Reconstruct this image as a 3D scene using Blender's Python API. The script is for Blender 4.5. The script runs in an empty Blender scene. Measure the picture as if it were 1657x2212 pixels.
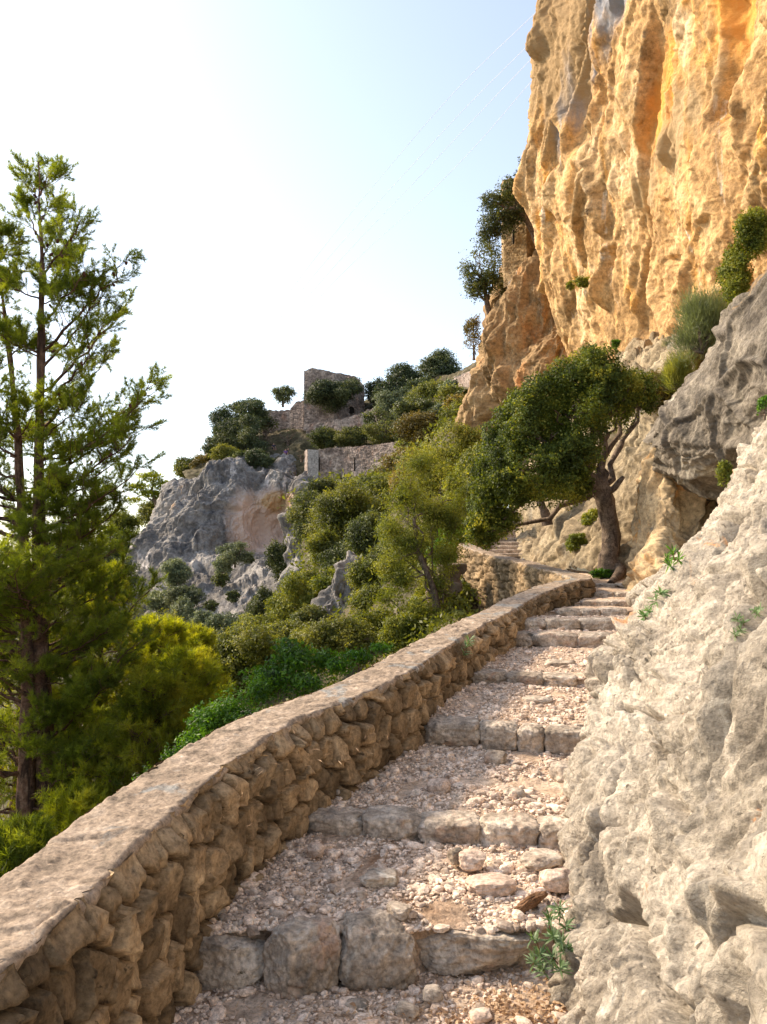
import bpy, math, random
import numpy as np
from mathutils import Vector
random.seed(7)
RS = np.random.RandomState
PI = math.pi
sc = bpy.context.scene
# ------------------------------------------------------------------ camera
F = 1700.0
TH = math.atan(114/1700.0)
cam_d = bpy.data.cameras.new('camera'); cam = bpy.data.objects.new('camera', cam_d)
sc.collection.objects.link(cam); sc.camera = cam
cam_d.sensor_fit = 'HORIZONTAL'; cam_d.sensor_width = 36.0
cam_d.lens = 36.0*F/1657.0; cam_d.clip_end = 9000; cam_d.clip_start = 0.05
cam.location = (0, 0, 1.6); cam.rotation_euler = (PI/2+TH, 0, 0)
# ------------------------------------------------------------------ light
SUN_EL, SUN_AZ = math.radians(37), math.radians(-65)      # azimuth from +Y towards +X
w = bpy.data.worlds.new('World'); sc.world = w; w.use_nodes = True
nt = w.node_tree; bg = nt.nodes['Background']
sky = nt.nodes.new('ShaderNodeTexSky'); sky.sky_type = 'NISHITA'; sky.sun_disc = False
sky.sun_elevation = SUN_EL; sky.sun_rotation = SUN_AZ
sky.air_density = 1.1; sky.dust_density = 1.4; sky.ozone_density = 1.0
hsv = nt.nodes.new('ShaderNodeHueSaturation'); hsv.inputs['Saturation'].default_value = .68
nt.links.new(sky.outputs[0], hsv.inputs['Color']); nt.links.new(hsv.outputs[0], bg.inputs[0]); bg.inputs[1].default_value = 0.115
sd = bpy.data.lights.new('sun', 'SUN'); so = bpy.data.objects.new('sun', sd); sc.collection.objects.link(so)
sd.energy = 2.8; sd.angle = math.radians(7); sd.color = (1.0, 0.82, 0.60)
sdir = Vector((math.sin(SUN_AZ)*math.cos(SUN_EL), math.cos(SUN_AZ)*math.cos(SUN_EL), math.sin(SUN_EL)))
so.rotation_euler = (-sdir).to_track_quat('-Z', 'Y').to_euler()
sc.view_settings.view_transform = 'Standard'; sc.view_settings.look = 'None'
sc.view_settings.exposure = 1.42; sc.view_settings.gamma = 1
sc.cycles.max_bounces = 6; sc.cycles.transparent_max_bounces = 4
try: sc.cycles.use_denoising = True
except Exception: pass

def P(u, v, Y):
    a = (u-828.5)/F; b = (1106-v)/F
    y = math.cos(TH)-b*math.sin(TH); k = Y/y
    return np.array([a*k, Y, 1.6+(math.sin(TH)+b*math.cos(TH))*k])
# ------------------------------------------------------------------ noise
_r = RS(3); _G = _r.normal(size=(4096, 3)); _G /= np.linalg.norm(_G, axis=1)[:, None]
def _h(i, j, k, s):
    h = (i*73856093) ^ (j*19349663) ^ (k*83492791) ^ (s*2654435)
    h = (h ^ (h >> 13))*1274126177
    return (h ^ (h >> 16)) & 0x7fffffff
def pn(p, seed=0):
    i = np.floor(p).astype(np.int64); f = p-i; u = f*f*f*(f*(f*6-15)+10); r = 0
    for dx in (0, 1):
        wx = u[:, 0] if dx else 1-u[:, 0]
        for dy in (0, 1):
            wy = u[:, 1] if dy else 1-u[:, 1]
            for dz in (0, 1):
                wz = u[:, 2] if dz else 1-u[:, 2]
                g = _G[_h(i[:, 0]+dx, i[:, 1]+dy, i[:, 2]+dz, seed) & 4095]
                r = r+wx*wy*wz*(g[:, 0]*(f[:, 0]-dx)+g[:, 1]*(f[:, 1]-dy)+g[:, 2]*(f[:, 2]-dz))
    return r*1.6
def fbm(p, o=4, seed=0, gain=.5):
    r = 0; a = 1.
    for k in range(o): r = r+a*pn(p*(2.03**k)+k*7.3, seed+k); a *= gain
    return r
def ridge(p, o=4, seed=0, gain=.5):
    r = 0; a = 1.
    for k in range(o): r = r+a*(1-2*np.abs(pn(p*(2.03**k)+k*3.7, seed+k))); a *= gain
    return r
def worley(p, seed=0, dims=3):
    i = np.floor(p).astype(np.int64); n = len(p)
    f1 = np.full(n, 9.); f2 = np.full(n, 9.); idd = np.zeros(n, np.int64)
    zs = (-1, 0, 1) if dims == 3 else (0,)
    for dx in (-1, 0, 1):
        for dy in (-1, 0, 1):
            for dz in zs:
                c = i+np.array([dx, dy, dz]); h = _h(c[:, 0], c[:, 1], c[:, 2], seed)
                q = np.stack([(h & 1023)/1023., ((h >> 10) & 1023)/1023., ((h >> 20) & 1023)/1023.], 1)
                q = c+.1+.8*q
                if dims == 2: d = np.hypot(p[:, 0]-q[:, 0], p[:, 1]-q[:, 1])
                else: d = np.linalg.norm(p-q, axis=1)
                m = d < f1
                if dims == 3: worley.vec = np.where(m[:, None], p-q, getattr(worley, 'vec', 0*p) if (dx, dy, dz) != (-1, -1, -1) else 0*p)
                f2 = np.where(m, f1, np.minimum(f2, d)); idd = np.where(m, h, idd); f1 = np.where(m, d, f1)
    return f1, f2, idd
def facet(p, seed=0, gap=.06):
    f1, f2, cid = worley(p, seed); v = worley.vec
    g = _G[(cid*7+seed) & 4095]
    return (np.sum(v*g, 1)+.30*((cid >> 5 & 255)/255.-.5))*ss(0, .16, f2-f1)-.22*(1-ss(0, gap*1.5, f2-f1))
def billow(p, o=4, seed=0, gain=.5):
    r = 0; a = 1.
    for k in range(o): r = r+a*(2*np.abs(pn(p*(2.03**k)+k*3.7, seed+k))-.55); a *= gain
    return r
def ss(a, b, x):
    t = np.clip((x-a)/(b-a), 0, 1); return t*t*(3-2*t)
S = lambda *a: np.array(a, float)
# ------------------------------------------------------------------ mesh helpers
def mesh(name, V, Fc, mat=None, parent=None, smooth=True, attrs=None, fattrs=None, mats=None, fmat=None):
    """V (n,3); Fc (m,k) with k = 3 or 4 -> ONE linked mesh object"""
    me = bpy.data.meshes.new(name); V = np.ascontiguousarray(V, np.float32); Fc = np.asarray(Fc, np.int32)
    me.vertices.add(len(V)); me.vertices.foreach_set('co', V.ravel())
    m, k = Fc.shape
    me.loops.add(m*k); me.loops.foreach_set('vertex_index', Fc.ravel())
    me.polygons.add(m); me.polygons.foreach_set('loop_start', np.arange(0, m*k, k, dtype=np.int32))
    try: me.polygons.foreach_set('loop_total', np.full(m, k, np.int32))
    except Exception: pass
    me.polygons.foreach_set('use_smooth', np.full(m, bool(smooth)))
    for dom, dd in (('POINT', attrs), ('FACE', fattrs)):
        for kk, vv in (dd or {}).items():
            at = me.attributes.new(kk, 'FLOAT', dom); at.data.foreach_set('value', np.asarray(vv, np.float32))
    me.update(calc_edges=True)
    o = bpy.data.objects.new(name, me); sc.collection.objects.link(o)
    if mat: me.materials.append(mat)
    if parent: o.parent = parent
    return o
def gridf(n, m, close=False):
    a = np.arange(n*m).reshape(n, m)
    q = np.stack([a[:-1, :-1], a[1:, :-1], a[1:, 1:], a[:-1, 1:]], -1).reshape(-1, 4)
    if close:
        q2 = np.stack([a[:-1, -1], a[1:, -1], a[1:, 0], a[:-1, 0]], -1); q = np.vstack([q, q2])
    return q
def tag(o, label=None, cat=None, group=None, kind=None):
    if label: o['label'] = label
    if cat: o['category'] = cat
    if group: o['group'] = group
    if kind: o['kind'] = kind
    return o
def empty(name, loc=(0, 0, 0), label=None, cat=None, group=None):
    o = bpy.data.objects.new(name, None); o.location = loc; sc.collection.objects.link(o)
    o.empty_display_size = .2
    return tag(o, label, cat, group)
def catmull(C, t):
    """C (n,...), t in 0..n-1"""
    n = len(C); i = np.clip(np.floor(t).astype(int), 0, n-2); f = (t-i).reshape((-1,)+(1,)*(C.ndim-1))
    a = C[np.clip(i-1, 0, n-1)]; b = C[i]; c = C[i+1]; d = C[np.clip(i+2, 0, n-1)]
    return .5*((2*b)+(-a+c)*f+(2*a-5*b+4*c-d)*f*f+(-a+3*b-3*c+d)*f**3)
def net(ctrl, nu, nv, pix=True, wu=None, wv=None):
    C = np.array([[P(*c) if pix else S(*c) for c in row] for row in ctrl])
    tu = np.linspace(0, C.shape[0]-1, nu) if wu is None else wu
    tv = np.linspace(0, C.shape[1]-1, nv) if wv is None else wv
    G = catmull(C, tu); G = catmull(np.swapaxes(G, 0, 1), tv); return np.swapaxes(G, 0, 1)
def gnormal(G):
    a = np.gradient(G, axis=0); b = np.gradient(G, axis=1); n = np.cross(a, b)
    return n/(np.linalg.norm(n, axis=2, keepdims=True)+1e-9)
def surf(name, G, disp, mat, flip=False, parent=None, attrs=None, N=None):
    n, m, _ = G.shape
    if N is None: N = gnormal(G)
    if flip: N = -N
    p = G.reshape(-1, 3); d = disp(p, N.reshape(-1, 3)) if disp else np.zeros(len(p))
    if d.ndim == 1: d = d[:, None]*N.reshape(-1, 3)
    q = gridf(n, m)
    if flip: q = q[:, ::-1]
    return mesh(name, p+d, q, mat, parent, attrs=attrs)
def tubes(lines, ns=6):
    """lines: list of (pts (n,3), radii) -> V, F"""
    Vs, Fs, o = [], [], 0
    for pts, rad in lines:
        pts = np.asarray(pts, float); n = len(pts); rad = np.broadcast_to(rad, (n,))
        t = np.gradient(pts, axis=0); t /= np.linalg.norm(t, axis=1)[:, None]+1e-9
        ref = np.where(np.abs(t[:, 2:3]) > .9, S(1, 0, 0), S(0, 0, 1))
        a = np.cross(t, ref); a /= np.linalg.norm(a, axis=1)[:, None]+1e-9; b = np.cross(t, a)
        th = np.linspace(0, 2*PI, ns, endpoint=False)
        v = pts[:, None]+rad[:, None, None]*(np.cos(th)[None, :, None]*a[:, None]+np.sin(th)[None, :, None]*b[:, None])
        Vs.append(v.reshape(-1, 3)); Fs.append(gridf(n, ns, True)+o); o += n*ns
    return np.vstack(Vs), np.vstack(Fs)
def curve(a, b, sag=0, n=6, rng=None, wob=0., bow=None):
    t = np.linspace(0, 1, n)[:, None]; p = a+(b-a)*t
    p = p+np.array([0, 0, 1])*sag*4*t*(1-t)
    if bow is not None: p = p+bow*4*t*(1-t)
    if wob and rng is not None:
        q = rng.normal(size=(n, 3))*wob; q[0] = 0; q[-1] = 0; p = p+q
    return p
# ------------------------------------------------------------------ materials
class NB:
    def __init__(s, name):
        s.m = bpy.data.materials.new(name); s.m.use_nodes = True; s.t = s.m.node_tree
        s.b = s.t.nodes['Principled BSDF']; s.out = s.t.nodes['Material Output']
        s.b.inputs['Roughness'].default_value = .9
        s.b.inputs['Specular IOR Level'].default_value = .2
    def n(s, typ, **k):
        x = s.t.nodes.new('ShaderNode'+typ)
        for a, v in k.items(): setattr(x, a, v)
        return x
    def l(s, a, b): s.t.links.new(a, b)
    def pos(s, scale=(1, 1, 1), rot=(0, 0, 0), obj=False):
        g = s.n('TexCoord').outputs['Object'] if obj else s.n('NewGeometry').outputs['Position']
        m = s.n('Mapping'); m.inputs['Scale'].default_value = scale; m.inputs['Rotation'].default_value = rot
        s.l(g, m.inputs[0]); return m.outputs[0]
    def noise(s, vec, scale, det=6, rough=.6, dist=0.):
        x = s.n('TexNoise'); s.l(vec, x.inputs['Vector'])
        x.inputs['Scale'].default_value = scale; x.inputs['Detail'].default_value = det
        x.inputs['Roughness'].default_value = rough; x.inputs['Distortion'].default_value = dist
        return x.outputs['Fac']
    def voro(s, vec, scale, feat='F1', out='Distance'):
        x = s.n('TexVoronoi'); x.feature = feat; s.l(vec, x.inputs['Vector']); x.inputs['Scale'].default_value = scale
        return x.outputs[out]
    def ramp(s, fac, stops, interp='LINEAR'):
        r = s.n('ValToRGB'); r.color_ramp.interpolation = interp; e = r.color_ramp.elements
        while len(e) < len(stops): e.new(.5)
        for el, (p, c) in zip(e, stops):
            el.position = p; el.color = (*c, 1) if not np.isscalar(c) else (c, c, c, 1)
        s.l(fac, r.inputs[0]); return r.outputs[0]
    def mix(s, fac, a, b, mode='MIX'):
        x = s.n('MixRGB'); x.blend_type = mode
        for k, v in enumerate((fac, a, b)):
            inp = x.inputs[k]
            if hasattr(v, 'links'): s.l(v, inp)
            elif np.isscalar(v): inp.default_value = v if k == 0 else (v, v, v, 1)
            else: inp.default_value = (*v, 1)
        return x.outputs[0]
    def math(s, op, a, b=0.):
        x = s.n('Math', operation=op)
        for inp, v in ((x.inputs[0], a), (x.inputs[1], b)):
            if hasattr(v, 'links'): s.l(v, inp)
            else: inp.default_value = v
        return x.outputs[0]
    def attr(s, name):
        x = s.n('Attribute'); x.attribute_name = name; return x.outputs['Fac']
    def bump(s, h, strength=.5, dist=.02, prev=None):
        x = s.n('Bump'); x.inputs['Strength'].default_value = strength; x.inputs['Distance'].default_value = dist
        s.l(h, x.inputs['Height'])
        if prev is not None: s.l(prev, x.inputs['Normal'])
        return x.outputs[0]
    def done(s, col, nrm=None):
        s.l(col, s.b.inputs['Base Color'])
        if nrm is not None: s.l(nrm, s.b.inputs['Normal'])
        return s.m

def rock_mat(name, base, streaks=(), patches=(), sc0=1., fine=30., bump=.6, bdist=.03, pit=0., zs=.25, cell=None, rot=(0, 0, 0), obj=False, gap=None, grain=(.45, .95, 1.45)):
    """base: ramp stops on a broad noise; streaks: (scale, lo, hi, colour) vertical; patches: (scale, lo, hi, colour)"""
    b = NB(name); p = b.pos(obj=obj); ps = b.pos((1, 1, zs), rot, obj=obj)
    col = b.ramp(b.noise(p, sc0, 9, .68, .6), base)
    for (s_, lo, hi, c) in patches:
        col = b.mix(b.ramp(b.noise(p, s_, 7, .62, 1.0), [(lo, 0.), (hi, 1.)]), col, c)
    for (s_, lo, hi, c) in streaks:
        col = b.mix(b.ramp(b.noise(ps, s_, 6, .62, .8), [(lo, 0.), (hi, 1.)]), col, c)
    if cell:
        col = b.mix(1., col, b.ramp(b.attr('cell'), cell), 'MULTIPLY')
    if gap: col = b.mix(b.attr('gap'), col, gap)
    f = b.noise(p, fine, 6, .7)
    col = b.mix(1., col, b.ramp(f, [(.30, grain[0]), (.48, grain[1]), (.72, grain[2])]), 'MULTIPLY')
    col = b.mix(1., col, b.ramp(b.noise(p, fine*.3, 5, .7, .4), [(.30, .62), (.5, 1.02), (.7, 1.28)]), 'MULTIPLY')
    f2 = b.noise(p, fine*.22, 8, .7, .5)
    if pit:
        v = b.voro(p, fine*.55); pm = b.ramp(v, [(.0, 0.), (.28, 1.)])
        h = b.math('ADD', b.math('MULTIPLY', f2, 1.0), b.math('MULTIPLY', b.math('MULTIPLY', pm, f), pit))
    else: h = f2
    n1 = b.bump(h, bump, bdist*.45); n2 = b.bump(f, bump*.7, bdist*.10, n1)
    return b.done(col, n2)
def stain(mat, c, r, col, lo=.35, hi=.6, sc_=.3):
    t = mat.node_tree; b = t.nodes['Principled BSDF']; src = b.inputs['Base Color'].links[0].from_socket
    g = t.nodes.new('ShaderNodeNewGeometry'); m = t.nodes.new('ShaderNodeMapping'); m.vector_type = 'TEXTURE'; m.inputs['Location'].default_value = c; m.inputs['Scale'].default_value = r
    ln = t.nodes.new('ShaderNodeVectorMath'); ln.operation = 'LENGTH'; nz = t.nodes.new('ShaderNodeTexNoise'); nz.inputs['Scale'].default_value = sc_; nz.inputs['Detail'].default_value = 7
    mp = t.nodes.new('ShaderNodeMapping'); mp.inputs['Scale'].default_value = (1, 1, .25)
    ad = t.nodes.new('ShaderNodeMath'); ad.operation = 'MULTIPLY_ADD'; ad.inputs[1].default_value = 1.6; rp = t.nodes.new('ShaderNodeMapRange'); rp.inputs['From Min'].default_value = 2.0; rp.inputs['From Max'].default_value = 1.55
    mx = t.nodes.new('ShaderNodeMixRGB'); mx.inputs[2].default_value = (*col, 1)
    L_ = t.links.new; L_(g.outputs['Position'], m.inputs[0]); L_(m.outputs[0], ln.inputs[0]); L_(g.outputs['Position'], mp.inputs[0]); L_(mp.outputs[0], nz.inputs['Vector'])
    L_(nz.outputs['Fac'], ad.inputs[0]); L_(ln.outputs['Value'], ad.inputs[2]); L_(ad.outputs[0], rp.inputs['Value']); L_(rp.outputs[0], mx.inputs[0]); L_(src, mx.inputs[1]); L_(mx.outputs[0], b.inputs['Base Color'])
def leaf_mat(name, stops, trans=.42, tint=(1.25, 1.15, .45), rough=.55):
    b = NB(name); inf = b.n('ObjectInfo').outputs['Random']
    r = b.attr('rnd'); col = b.ramp(r, stops)
    hs = b.n('HueSaturation'); b.l(col, hs.inputs['Color']); b.l(b.math('ADD', b.math('MULTIPLY', inf, .6), .95), hs.inputs['Value'])
    col = hs.outputs[0]
    b.l(col, b.b.inputs['Base Color']); b.b.inputs['Roughness'].default_value = rough
    b.b.inputs['Specular IOR Level'].default_value = .35
    tr = b.n('BsdfTranslucent'); b.l(b.mix(1., col, tint, 'MULTIPLY'), tr.inputs['Color'])
    mx = b.n('MixShader'); mx.inputs[0].default_value = trans
    b.l(b.b.outputs[0], mx.inputs[1]); b.l(tr.outputs[0], mx.inputs[2]); b.l(mx.outputs[0], b.out.inputs[0])
    return b.m
M = {}
M['path'] = rock_mat('path_gravel', [(.3, (.38, .255, .165)), (.5, (.60, .445, .32)), (.68, (.70, .57, .45))], sc0=3.5, fine=55, bump=.9, bdist=.03, pit=.8,
                     patches=[(1.3, .56, .70, (.26, .15, .085))])
M['pebble'] = rock_mat('pebble', [(.3, (.34, .24, .18)), (.5, (.55, .42, .33)), (.7, (.66, .55, .45))], sc0=12, fine=70, bump=.5, bdist=.006)
M['step'] = rock_mat('step_stone_rock', [(.32, (.20, .16, .12)), (.5, (.42, .345, .27)), (.66, (.62, .53, .43))], sc0=5, fine=45, bump=.8, bdist=.02, pit=.7,
                     patches=[(3.3, .58, .68, (.42, .29, .21)), (6, .60, .72, (.66, .60, .50)), (4.1, .62, .7, (.14, .125, .105)), (24, .65, .71, (.10, .085, .06))])
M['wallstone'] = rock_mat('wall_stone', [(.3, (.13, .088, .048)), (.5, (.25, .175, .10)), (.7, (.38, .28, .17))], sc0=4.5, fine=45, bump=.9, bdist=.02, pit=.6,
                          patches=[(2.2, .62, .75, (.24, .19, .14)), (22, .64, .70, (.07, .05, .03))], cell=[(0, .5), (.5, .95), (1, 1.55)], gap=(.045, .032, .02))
M['coping'] = rock_mat('wall_coping', [(.32, (.16, .125, .09)), (.5, (.31, .235, .17)), (.68, (.43, .34, .26))], sc0=6, fine=60, bump=.9, bdist=.018, pit=.5,
                       patches=[(2.6, .57, .63, (.25, .24, .22)), (9, .63, .7, (.50, .43, .36))])
M['fgrock'] = rock_mat('pale_limestone', [(.30, (.20, .168, .13)), (.44, (.37, .318, .25)), (.58, (.525, .455, .365)), (.75, (.66, .585, .48))], sc0=2.6, fine=46, bump=.9, bdist=.03, pit=1.2, grain=(.55, .98, 1.32),
                       streaks=[(1.9, .56, .67, (.30, .27, .225)), (3.7, .65, .70, (.52, .29, .15))], patches=[(3.1, .62, .70, (.20, .18, .16)), (7, .62, .7, (.62, .56, .46)), (21, .64, .70, (.13, .11, .085)), (1.7, .665, .70, (.58, .30, .15))], zs=.35)
M['boulder'] = rock_mat('grey_limestone', [(.30, (.06, .05, .04)), (.48, (.14, .118, .092)), (.66, (.29, .25, .195))], sc0=1.6, fine=22, bump=.9, bdist=.05, pit=.8,
                        patches=[(1.1, .62, .72, (.36, .22, .09))], streaks=[(2.2, .6, .7, (.42, .38, .30))])
M['buttress'] = rock_mat('ochre_limestone', [(.30, (.24, .17, .10)), (.48, (.42, .30, .17)), (.64, (.55, .41, .24))], sc0=1.2, fine=18, bump=.9, bdist=.06,
                         patches=[(1.6, .56, .66, (.50, .24, .07)), (2.3, .62, .70, (.26, .23, .2))])
M['slope'] = rock_mat('tan_limestone', [(.30, (.15, .115, .07)), (.5, (.27, .21, .13)), (.68, (.40, .33, .22))], sc0=.9, fine=14, bump=.9, bdist=.06, pit=.5,
                      streaks=[(1.4, .58, .7, (.24, .21, .16))], patches=[(1.0, .63, .73, (.30, .26, .08))])
M['cliff'] = rock_mat('orange_limestone', [(.26, (.26, .155, .07)), (.40, (.45, .27, .115)), (.52, (.58, .37, .17)), (.68, (.68, .50, .30))], sc0=.32, fine=7, bump=1., bdist=.16, pit=.4,
                      streaks=[(.55, .54, .68, (.60, .29, .06)), (.42, .64, .72, (.36, .28, .20)), (1.3, .64, .70, (.60, .50, .38))],
                      patches=[(.3, .52, .66, (.27, .17, .075)), (.8, .64, .71, (.17, .13, .085))], zs=.13)
M['cliff2'] = rock_mat('brown_limestone', [(.28, (.16, .10, .05)), (.46, (.29, .185, .09)), (.64, (.42, .29, .155))], sc0=.35, fine=6, bump=1., bdist=.18, pit=.3,
                       streaks=[(.6, .56, .67, (.46, .22, .08)), (.7, .62, .7, (.26, .22, .18))], patches=[(.4, .55, .7, (.19, .13, .06))], zs=.2)
M['farcliff'] = rock_mat('grey_cliff_rock', [(.28, (.06, .055, .05)), (.44, (.155, .142, .132)), (.58, (.27, .25, .23)), (.74, (.44, .40, .36))], sc0=.16, fine=3., bump=1., bdist=.45, pit=.4,
                         streaks=[(.5, .56, .66, (.07, .07, .075)), (.7, .60, .68, (.50, .45, .42)), (.3, .66, .71, (.42, .27, .16))], patches=[(.12, .60, .70, (.12, .115, .12)), (.2, .66, .72, (.40, .29, .23))], zs=.16)
M['masonry'] = rock_mat('castle_masonry', [(.3, (.16, .12, .10)), (.5, (.28, .22, .185)), (.7, (.38, .31, .26))], sc0=.5, fine=5, bump=.9, bdist=.1,
                        patches=[(.4, .58, .7, (.30, .19, .14))], cell=[(0, .6), (.5, 1.), (1, 1.35)])
M['hill'] = rock_mat('scrub_ground', [(.3, (.035, .032, .014)), (.5, (.085, .07, .035)), (.7, (.17, .135, .085))], sc0=.5, fine=6, bump=1., bdist=.15,
                     patches=[(.35, .56, .68, (.07, .08, .02)), (.22, .62, .7, (.30, .27, .25))])
M['bark'] = rock_mat('bark', [(.3, (.07, .05, .035)), (.5, (.15, .11, .08)), (.7, (.25, .19, .14))], sc0=7, fine=40, bump=1., bdist=.02, zs=.2,
                     streaks=[(16, .5, .62, (.07, .05, .038))])
M['pinebark'] = rock_mat('pine_bark', [(.3, (.07, .035, .025)), (.5, (.16, .085, .055)), (.7, (.25, .16, .115))], sc0=6, fine=30, bump=1., bdist=.03, zs=.25,
                         streaks=[(9, .5, .6, (.06, .035, .027))])
M['deadwood'] = rock_mat('dead_wood', [(.3, (.06, .03, .015)), (.5, (.17, .09, .045)), (.7, (.28, .16, .09))], sc0=20, fine=120, bump=1., bdist=.008)
M['cone'] = rock_mat('pine_cone', [(.3, (.05, .02, .015)), (.7, (.14, .06, .04))], sc0=10, fine=60, bump=.5, bdist=.01)
M['oakleaf'] = leaf_mat('holm_oak_leaf', [(0, (.032, .048, .010)), (.45, (.068, .098, .016)), (.8, (.12, .15, .024)), (1, (.27, .27, .05))], .45, (1.4, 1.2, .3), .6)
M['darkleaf'] = leaf_mat('dark_leaf', [(0, (.03, .042, .015)), (.6, (.07, .09, .028)), (1, (.15, .155, .045))], .42, (1.3, 1.2, .5))
M['castleleaf'] = leaf_mat('castle_leaf', [(0, (.03, .045, .02)), (.6, (.06, .08, .033)), (1, (.13, .145, .055))], .32, (1.3, 1.2, .5))
M['oliveleaf'] = leaf_mat('olive_leaf', [(0, (.05, .065, .013)), (.5, (.125, .14, .025)), (1, (.25, .24, .055))], .45, (1.25, 1.2, .4))
M['yellowleaf'] = leaf_mat('yellow_green_leaf', [(0, (.06, .085, .012)), (.5, (.15, .18, .025)), (1, (.27, .28, .055))], .48, (1.3, 1.15, .35))
M['ochreleaf'] = leaf_mat('ochre_leaf', [(0, (.06, .052, .014)), (.5, (.145, .12, .03)), (1, (.25, .20, .06))], .38, (1.3, 1.1, .4))
M['greyleaf'] = leaf_mat('grey_green_leaf', [(0, (.05, .07, .04)), (.5, (.11, .135, .075)), (1, (.2, .22, .12))], .35, (1.2, 1.15, .6))
M['broomleaf'] = leaf_mat('broom_leaf', [(0, (.08, .10, .045)), (.5, (.17, .20, .09)), (1, (.30, .33, .16))], .4, (1.2, 1.2, .6))
M['greenleaf'] = leaf_mat('vivid_green_leaf', [(0, (.02, .05, .006)), (.5, (.05, .13, .010)), (1, (.12, .24, .02))], .45, (1.5, 1.4, .2), .5)
M['needle'] = leaf_mat('pine_needle', [(0, (.055, .075, .013)), (.5, (.13, .17, .022)), (1, (.25, .29, .045))], .58, (1.6, 1.5, .3))
M['needley'] = leaf_mat('backlit_tint_pine_needle', [(0, (.08, .11, .010)), (.5, (.20, .225, .022)), (1, (.36, .35, .05))], .6, (1.5, 1.4, .2))  # backlit glow put into the colour: brighter, yellower copy of the pine needle
M['succulent'] = leaf_mat('spurge_leaf', [(0, (.07, .14, .04)), (.5, (.14, .22, .09)), (1, (.26, .34, .2))], .3, (1.2, 1.2, .5))
M['deadleaf'] = leaf_mat('dry_leaf', [(0, (.16, .09, .045)), (.5, (.36, .23, .13)), (1, (.56, .42, .27))], .3, (1.2, 1.0, .6))
stain(M['farcliff'], tuple(P(590, 1130, 90)), (4.4, 8, 3.8), (.62, .47, .38))
stain(M['farcliff'], tuple(P(600, 1085, 90)), (2.6, 8, 1.1), (.46, .31, .17), sc_=.6)
stain(M['cliff'], tuple(P(1266, 110, 27)), (.55, 9, 1.9), (.27, .265, .28), sc_=1.5)
stain(M['cliff'], tuple(P(1215, 100, 31)), (1.3, 6, 4.5), (.34, .225, .11), sc_=.8)
stain(M['cliff'], tuple(P(1430, 330, 20)), (.4, 4, 1.0), (.42, .29, .15), sc_=1.2)
stain(M['cliff'], tuple(P(1560, 90, 18)), (.9, 5, 1.5), (.74, .34, .08), sc_=1.2)
# ------------------------------------------------------------------ rocks, leaves
def cube_sphere(n):
    t = np.linspace(-1, 1, n); a, b = np.meshgrid(t, t, indexing='ij'); o = np.ones_like(a)
    Vs, Fs, k = [], [], 0
    for f in ((o, a, b), (-o, b, a), (b, o, a), (a, -o, b), (a, b, o), (b, a, -o)):
        Vs.append(np.stack(f, -1).reshape(-1, 3)); Fs.append(gridf(n, n)[:, ::-1]+k); k += n*n
    V = np.vstack(Vs); Fc = np.vstack(Fs)
    key = np.round(V*1e5).astype(np.int64); _, idx, inv = np.unique(key, axis=0, return_index=True, return_inverse=True)
    return V[idx], inv.ravel()[Fc]
_cs = {}
def rock(n=16, seed=0, box=6., cuts=7, cutd=(.72, .95), noise=.06, nsc=2.2):
    """unit rock (half-size 1)"""
    if n not in _cs: _cs[n] = cube_sphere(n)
    V, Fc = _cs[n]; r = RS(seed); d = V/np.linalg.norm(V, axis=1)[:, None]
    rad = 1/(np.sum(np.abs(d)**box, axis=1)**(1/box)); p = d*rad[:, None]
    for k in range(cuts):
        c = r.normal(size=3); c /= np.linalg.norm(c); h = r.uniform(*cutd)*np.max(p@c)
        e = np.maximum(p@c-h, 0); p = p-e[:, None]*c*.92
    p = p+d*(noise*fbm(p*nsc+seed*3.1, 4, seed, .55))[:, None]
    return p, Fc
def leafquads(C, N, size, rng, aspect=.5, bend=0.):
    n = len(C); size = np.broadcast_to(size, (n,))
    t = rng.normal(size=(n, 3)); a = np.cross(N, t); a /= np.linalg.norm(a, axis=1)[:, None]+1e-9
    b = np.cross(N, a); b /= np.linalg.norm(b, axis=1)[:, None]+1e-9
    s = size[:, None]
    V = np.stack([C-a*s, C-b*s*aspect, C+a*s, C+b*s*aspect], 1).reshape(-1, 3)
    return V, np.arange(4*n).reshape(n, 4)
def crown_pts(lobes, per_area, rng, shell=.45, flat=.75):
    Cs, Ns = [], []
    for (c, r) in lobes:
        r3 = np.array(r)*np.ones(3); n = max(8, int(per_area*(r3.prod()**(2/3))))
        d = rng.normal(size=(n, 3)); d /= np.linalg.norm(d, axis=1)[:, None]
        d[:, 2] = np.where((d[:, 2] < 0) & (rng.rand(n) < .35), -d[:, 2], d[:, 2])
        nn = fbm(d*2.2+np.array(c)*3, 3, 5)
        rad = (1-shell*rng.rand(n)**1.6)*(1+.6*nn)
        p = np.array(c)+d*rad[:, None]*r3
        m = d+rng.normal(size=(n, 3))*.75+S(0, 0, .25); m /= np.linalg.norm(m, axis=1)[:, None]
        Cs.append(p); Ns.append(m)
    return np.vstack(Cs), np.vstack(Ns)
def clumpy(C, rng, sc_=3., thr=-.25):
    k = pn(C*sc_+11, 9) > thr+rng.rand(len(C))*.25-.12
    return k
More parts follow.
